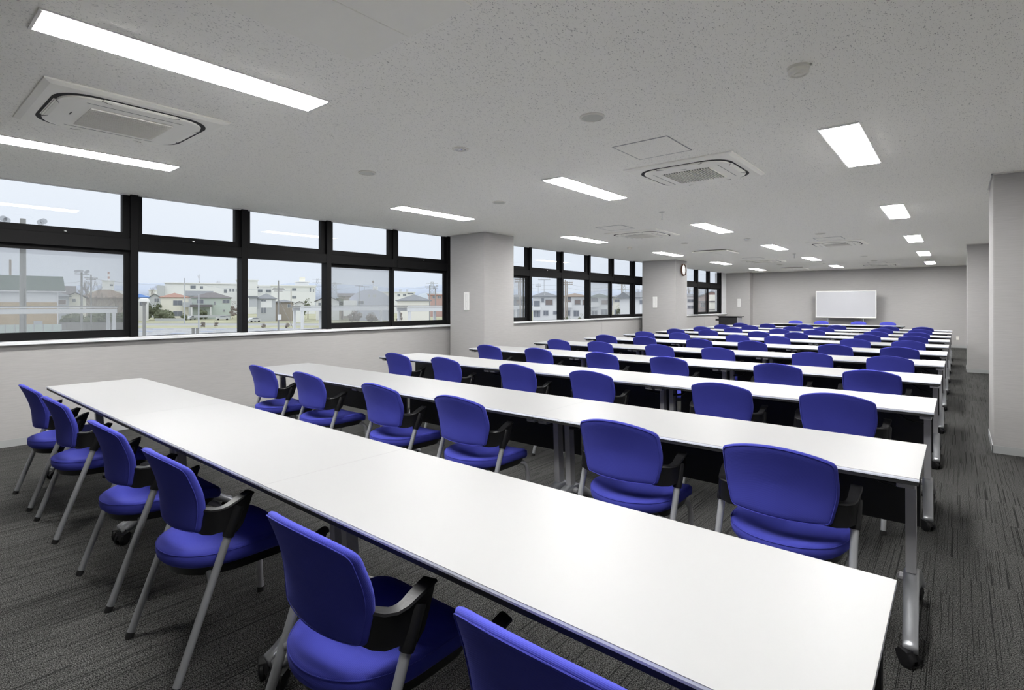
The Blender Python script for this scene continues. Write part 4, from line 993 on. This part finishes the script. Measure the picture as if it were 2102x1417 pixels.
bush('dark shrub before the red-roofed house, larger one',338,172,636,36,seed=2); bush('dark hedge left of the red-roofed house',312,180,622,26,seed=3)
bush('small dark tree by the left corner of the red-roofed house',326,178,618,12,seed=4,name='garden_tree',trunk=True)
bush('shrub in front of the pale green house porch',417,184,634,18,seed=5); bush('hedge beside the red-roofed house, right corner',378,174,644,14,seed=6)
bush('brown shrub right of the pale green house',480,185,618,16,seed=7,m='twig')
bush('dark conifer cluster in the third pane',632,190,613,16,seed=8,name='garden_tree',trunk=True); bush('dark round trees right of the small gabled house',622,195,617,14,seed=9)
bush('dark trees left of the lilac hall',702,185,608,26,seed=10,name='garden_tree',trunk=True); bush('brown bushes under the lilac hall, left',728,160,637,26,seed=11,m='twig'); bush('brown bushes under the lilac hall, right',762,160,641,22,seed=12,m='twig')
bush('bare-looking bush left of the fifth pane posts',820,140,633,12,seed=13,m='twig')
for u,w_,v,l in ((205,60,640,'dark hedge below the farmhouse'),(150,50,646,'low hedge below the cream gabled house'),(245,40,642,'dark hedge beside the first mullion')): bush(l,u,118,v,w_,seed=int(u))
for i,(u,v,w_) in enumerate(((443,657,8),(416,660,10),(500,663,8),(541,664,10),(590,663,10),(680,662,12))): bush('small dry tuft of shrubs on the grass verge, %s from the left'%ORD[i+1],u,122,v,w_,seed=50+i,m='twig')
bush('green round shrub before the brown-roofed house of the middle bay',1165,90,640,15,seed=20); bush('green shrub right of the carport in the middle bay',1194,90,643,15,seed=21)
bush('dark garden tree before the last cream house of the middle bay',1270,88,624,13,seed=22,name='garden_tree',trunk=True); bush('small shrub behind the screened pane of the middle bay',1246,88,634,10,seed=23)
for i,(u,v,w_) in enumerate(((1403,579,30),(1420,583,24),(1441,580,26),(1460,584,24),(1312,590,24))): bare(('bare tree behind the far bay, %s from the left'%ORD[i+1]) if i<4 else 'bare tree beside the clock column window',u,150 if i<4 else 130,v,w_,30+i)
bush('dark evergreen behind the far bay right pane',1474,140,584,14,seed=24,name='garden_tree',trunk=True)
# carport frame in the middle bay
p=at(1186,84); t=thing('carport','white carport frame before the brown-roofed house','carport',(*p.xy,GR),math.atan2(p.y,p.x)-PI/2)
obj('roof',MB().box(-1.6,1.6,-1.2,1.2,2.95,3.05),M['hgrey'],t)
for x in (-1.5,.9): obj('post',MB().box(x-.06,x+.06,-1.1,-1.0,0,2.95),M['hgrey'],t)
# cars
def car(label,u,fw,L_=4.2,turn=0,m='carpaint'):
    p=at(u,fw); t=thing('car',label,'car',(*p.xy,GR),math.atan2(p.y,p.x)-PI/2+turn)
    pr=[(-.5,.22),(-.5,.55),(-.47,.68),(-.32,.74),(-.18,1.0),(.18,1.02),(.36,.78),(.48,.70),(.5,.5),(.5,.22)]
    b=MB().prism([(x*L_,z*1.42) for x,z in pr],-.82,.82,'y'); obj('body',b,M[m],t,True)
    gl=[(-.295,.75),(-.17,.965),(.165,.985),(.33,.77)]; obj('side_windows',MB().prism([(x*L_,z*1.42) for x,z in gl],-.835,.835,'y'),M['wglass'],t)
    for x in (-.31,.31):
        for y in (-.84,.66): obj('wheel',MB().lathe([(.2,0),(.32,.01),(.32,.17),(.2,.18)],(x*L_,y,.32),16,'y'),M['rubber'],t,True)
car('white-silver hatchback parked before the pale green house',457,181,turn=.05); car('silver-blue car beside the red-roofed house',391,182,turn=1.1); car('silver car beside the grey house in the third pane',520,158,turn=.7)
# hills
def hills(label,u0,u1,fw,prof,m):
    pts=[]; n=len(prof)
    A_=[at(u0+(u1-u0)*i/(n-1),fw,v) for i,v in enumerate(prof)]; B_=[at(u0+(u1-u0)*i/(n-1),fw*1.25) for i in range(n)]; F_=[at(u0+(u1-u0)*i/(n-1),fw*.86) for i in range(n)]
    vs=[(p.x,p.y,GR-1) for p in F_]+[tuple(p) for p in A_]+[(p.x,p.y,GR-1) for p in B_]; fs=[]
    for i in range(n-1): fs+=[(i,i+1,n+i+1,n+i),(n+i,n+i+1,2*n+i+1,2*n+i),(i+1,i,2*n+i,2*n+i+1)]
    fs+=[(0,n,2*n),(n-1,3*n-1,2*n-1)]
    tag(obj('hills',MB().add(vs,fs),M[m],None,'full'),label,'hills')
rnd=random.Random(5)
def prof(base,amp,n,seed):
    r=random.Random(seed); ph=[r.uniform(0,6.28) for _ in range(4)]
    return [base-amp*(.5*math.sin(i*.33+ph[0])+.3*math.sin(i*.8+ph[1])+.2*math.sin(i*1.9+ph[2])) for i in range(n)]
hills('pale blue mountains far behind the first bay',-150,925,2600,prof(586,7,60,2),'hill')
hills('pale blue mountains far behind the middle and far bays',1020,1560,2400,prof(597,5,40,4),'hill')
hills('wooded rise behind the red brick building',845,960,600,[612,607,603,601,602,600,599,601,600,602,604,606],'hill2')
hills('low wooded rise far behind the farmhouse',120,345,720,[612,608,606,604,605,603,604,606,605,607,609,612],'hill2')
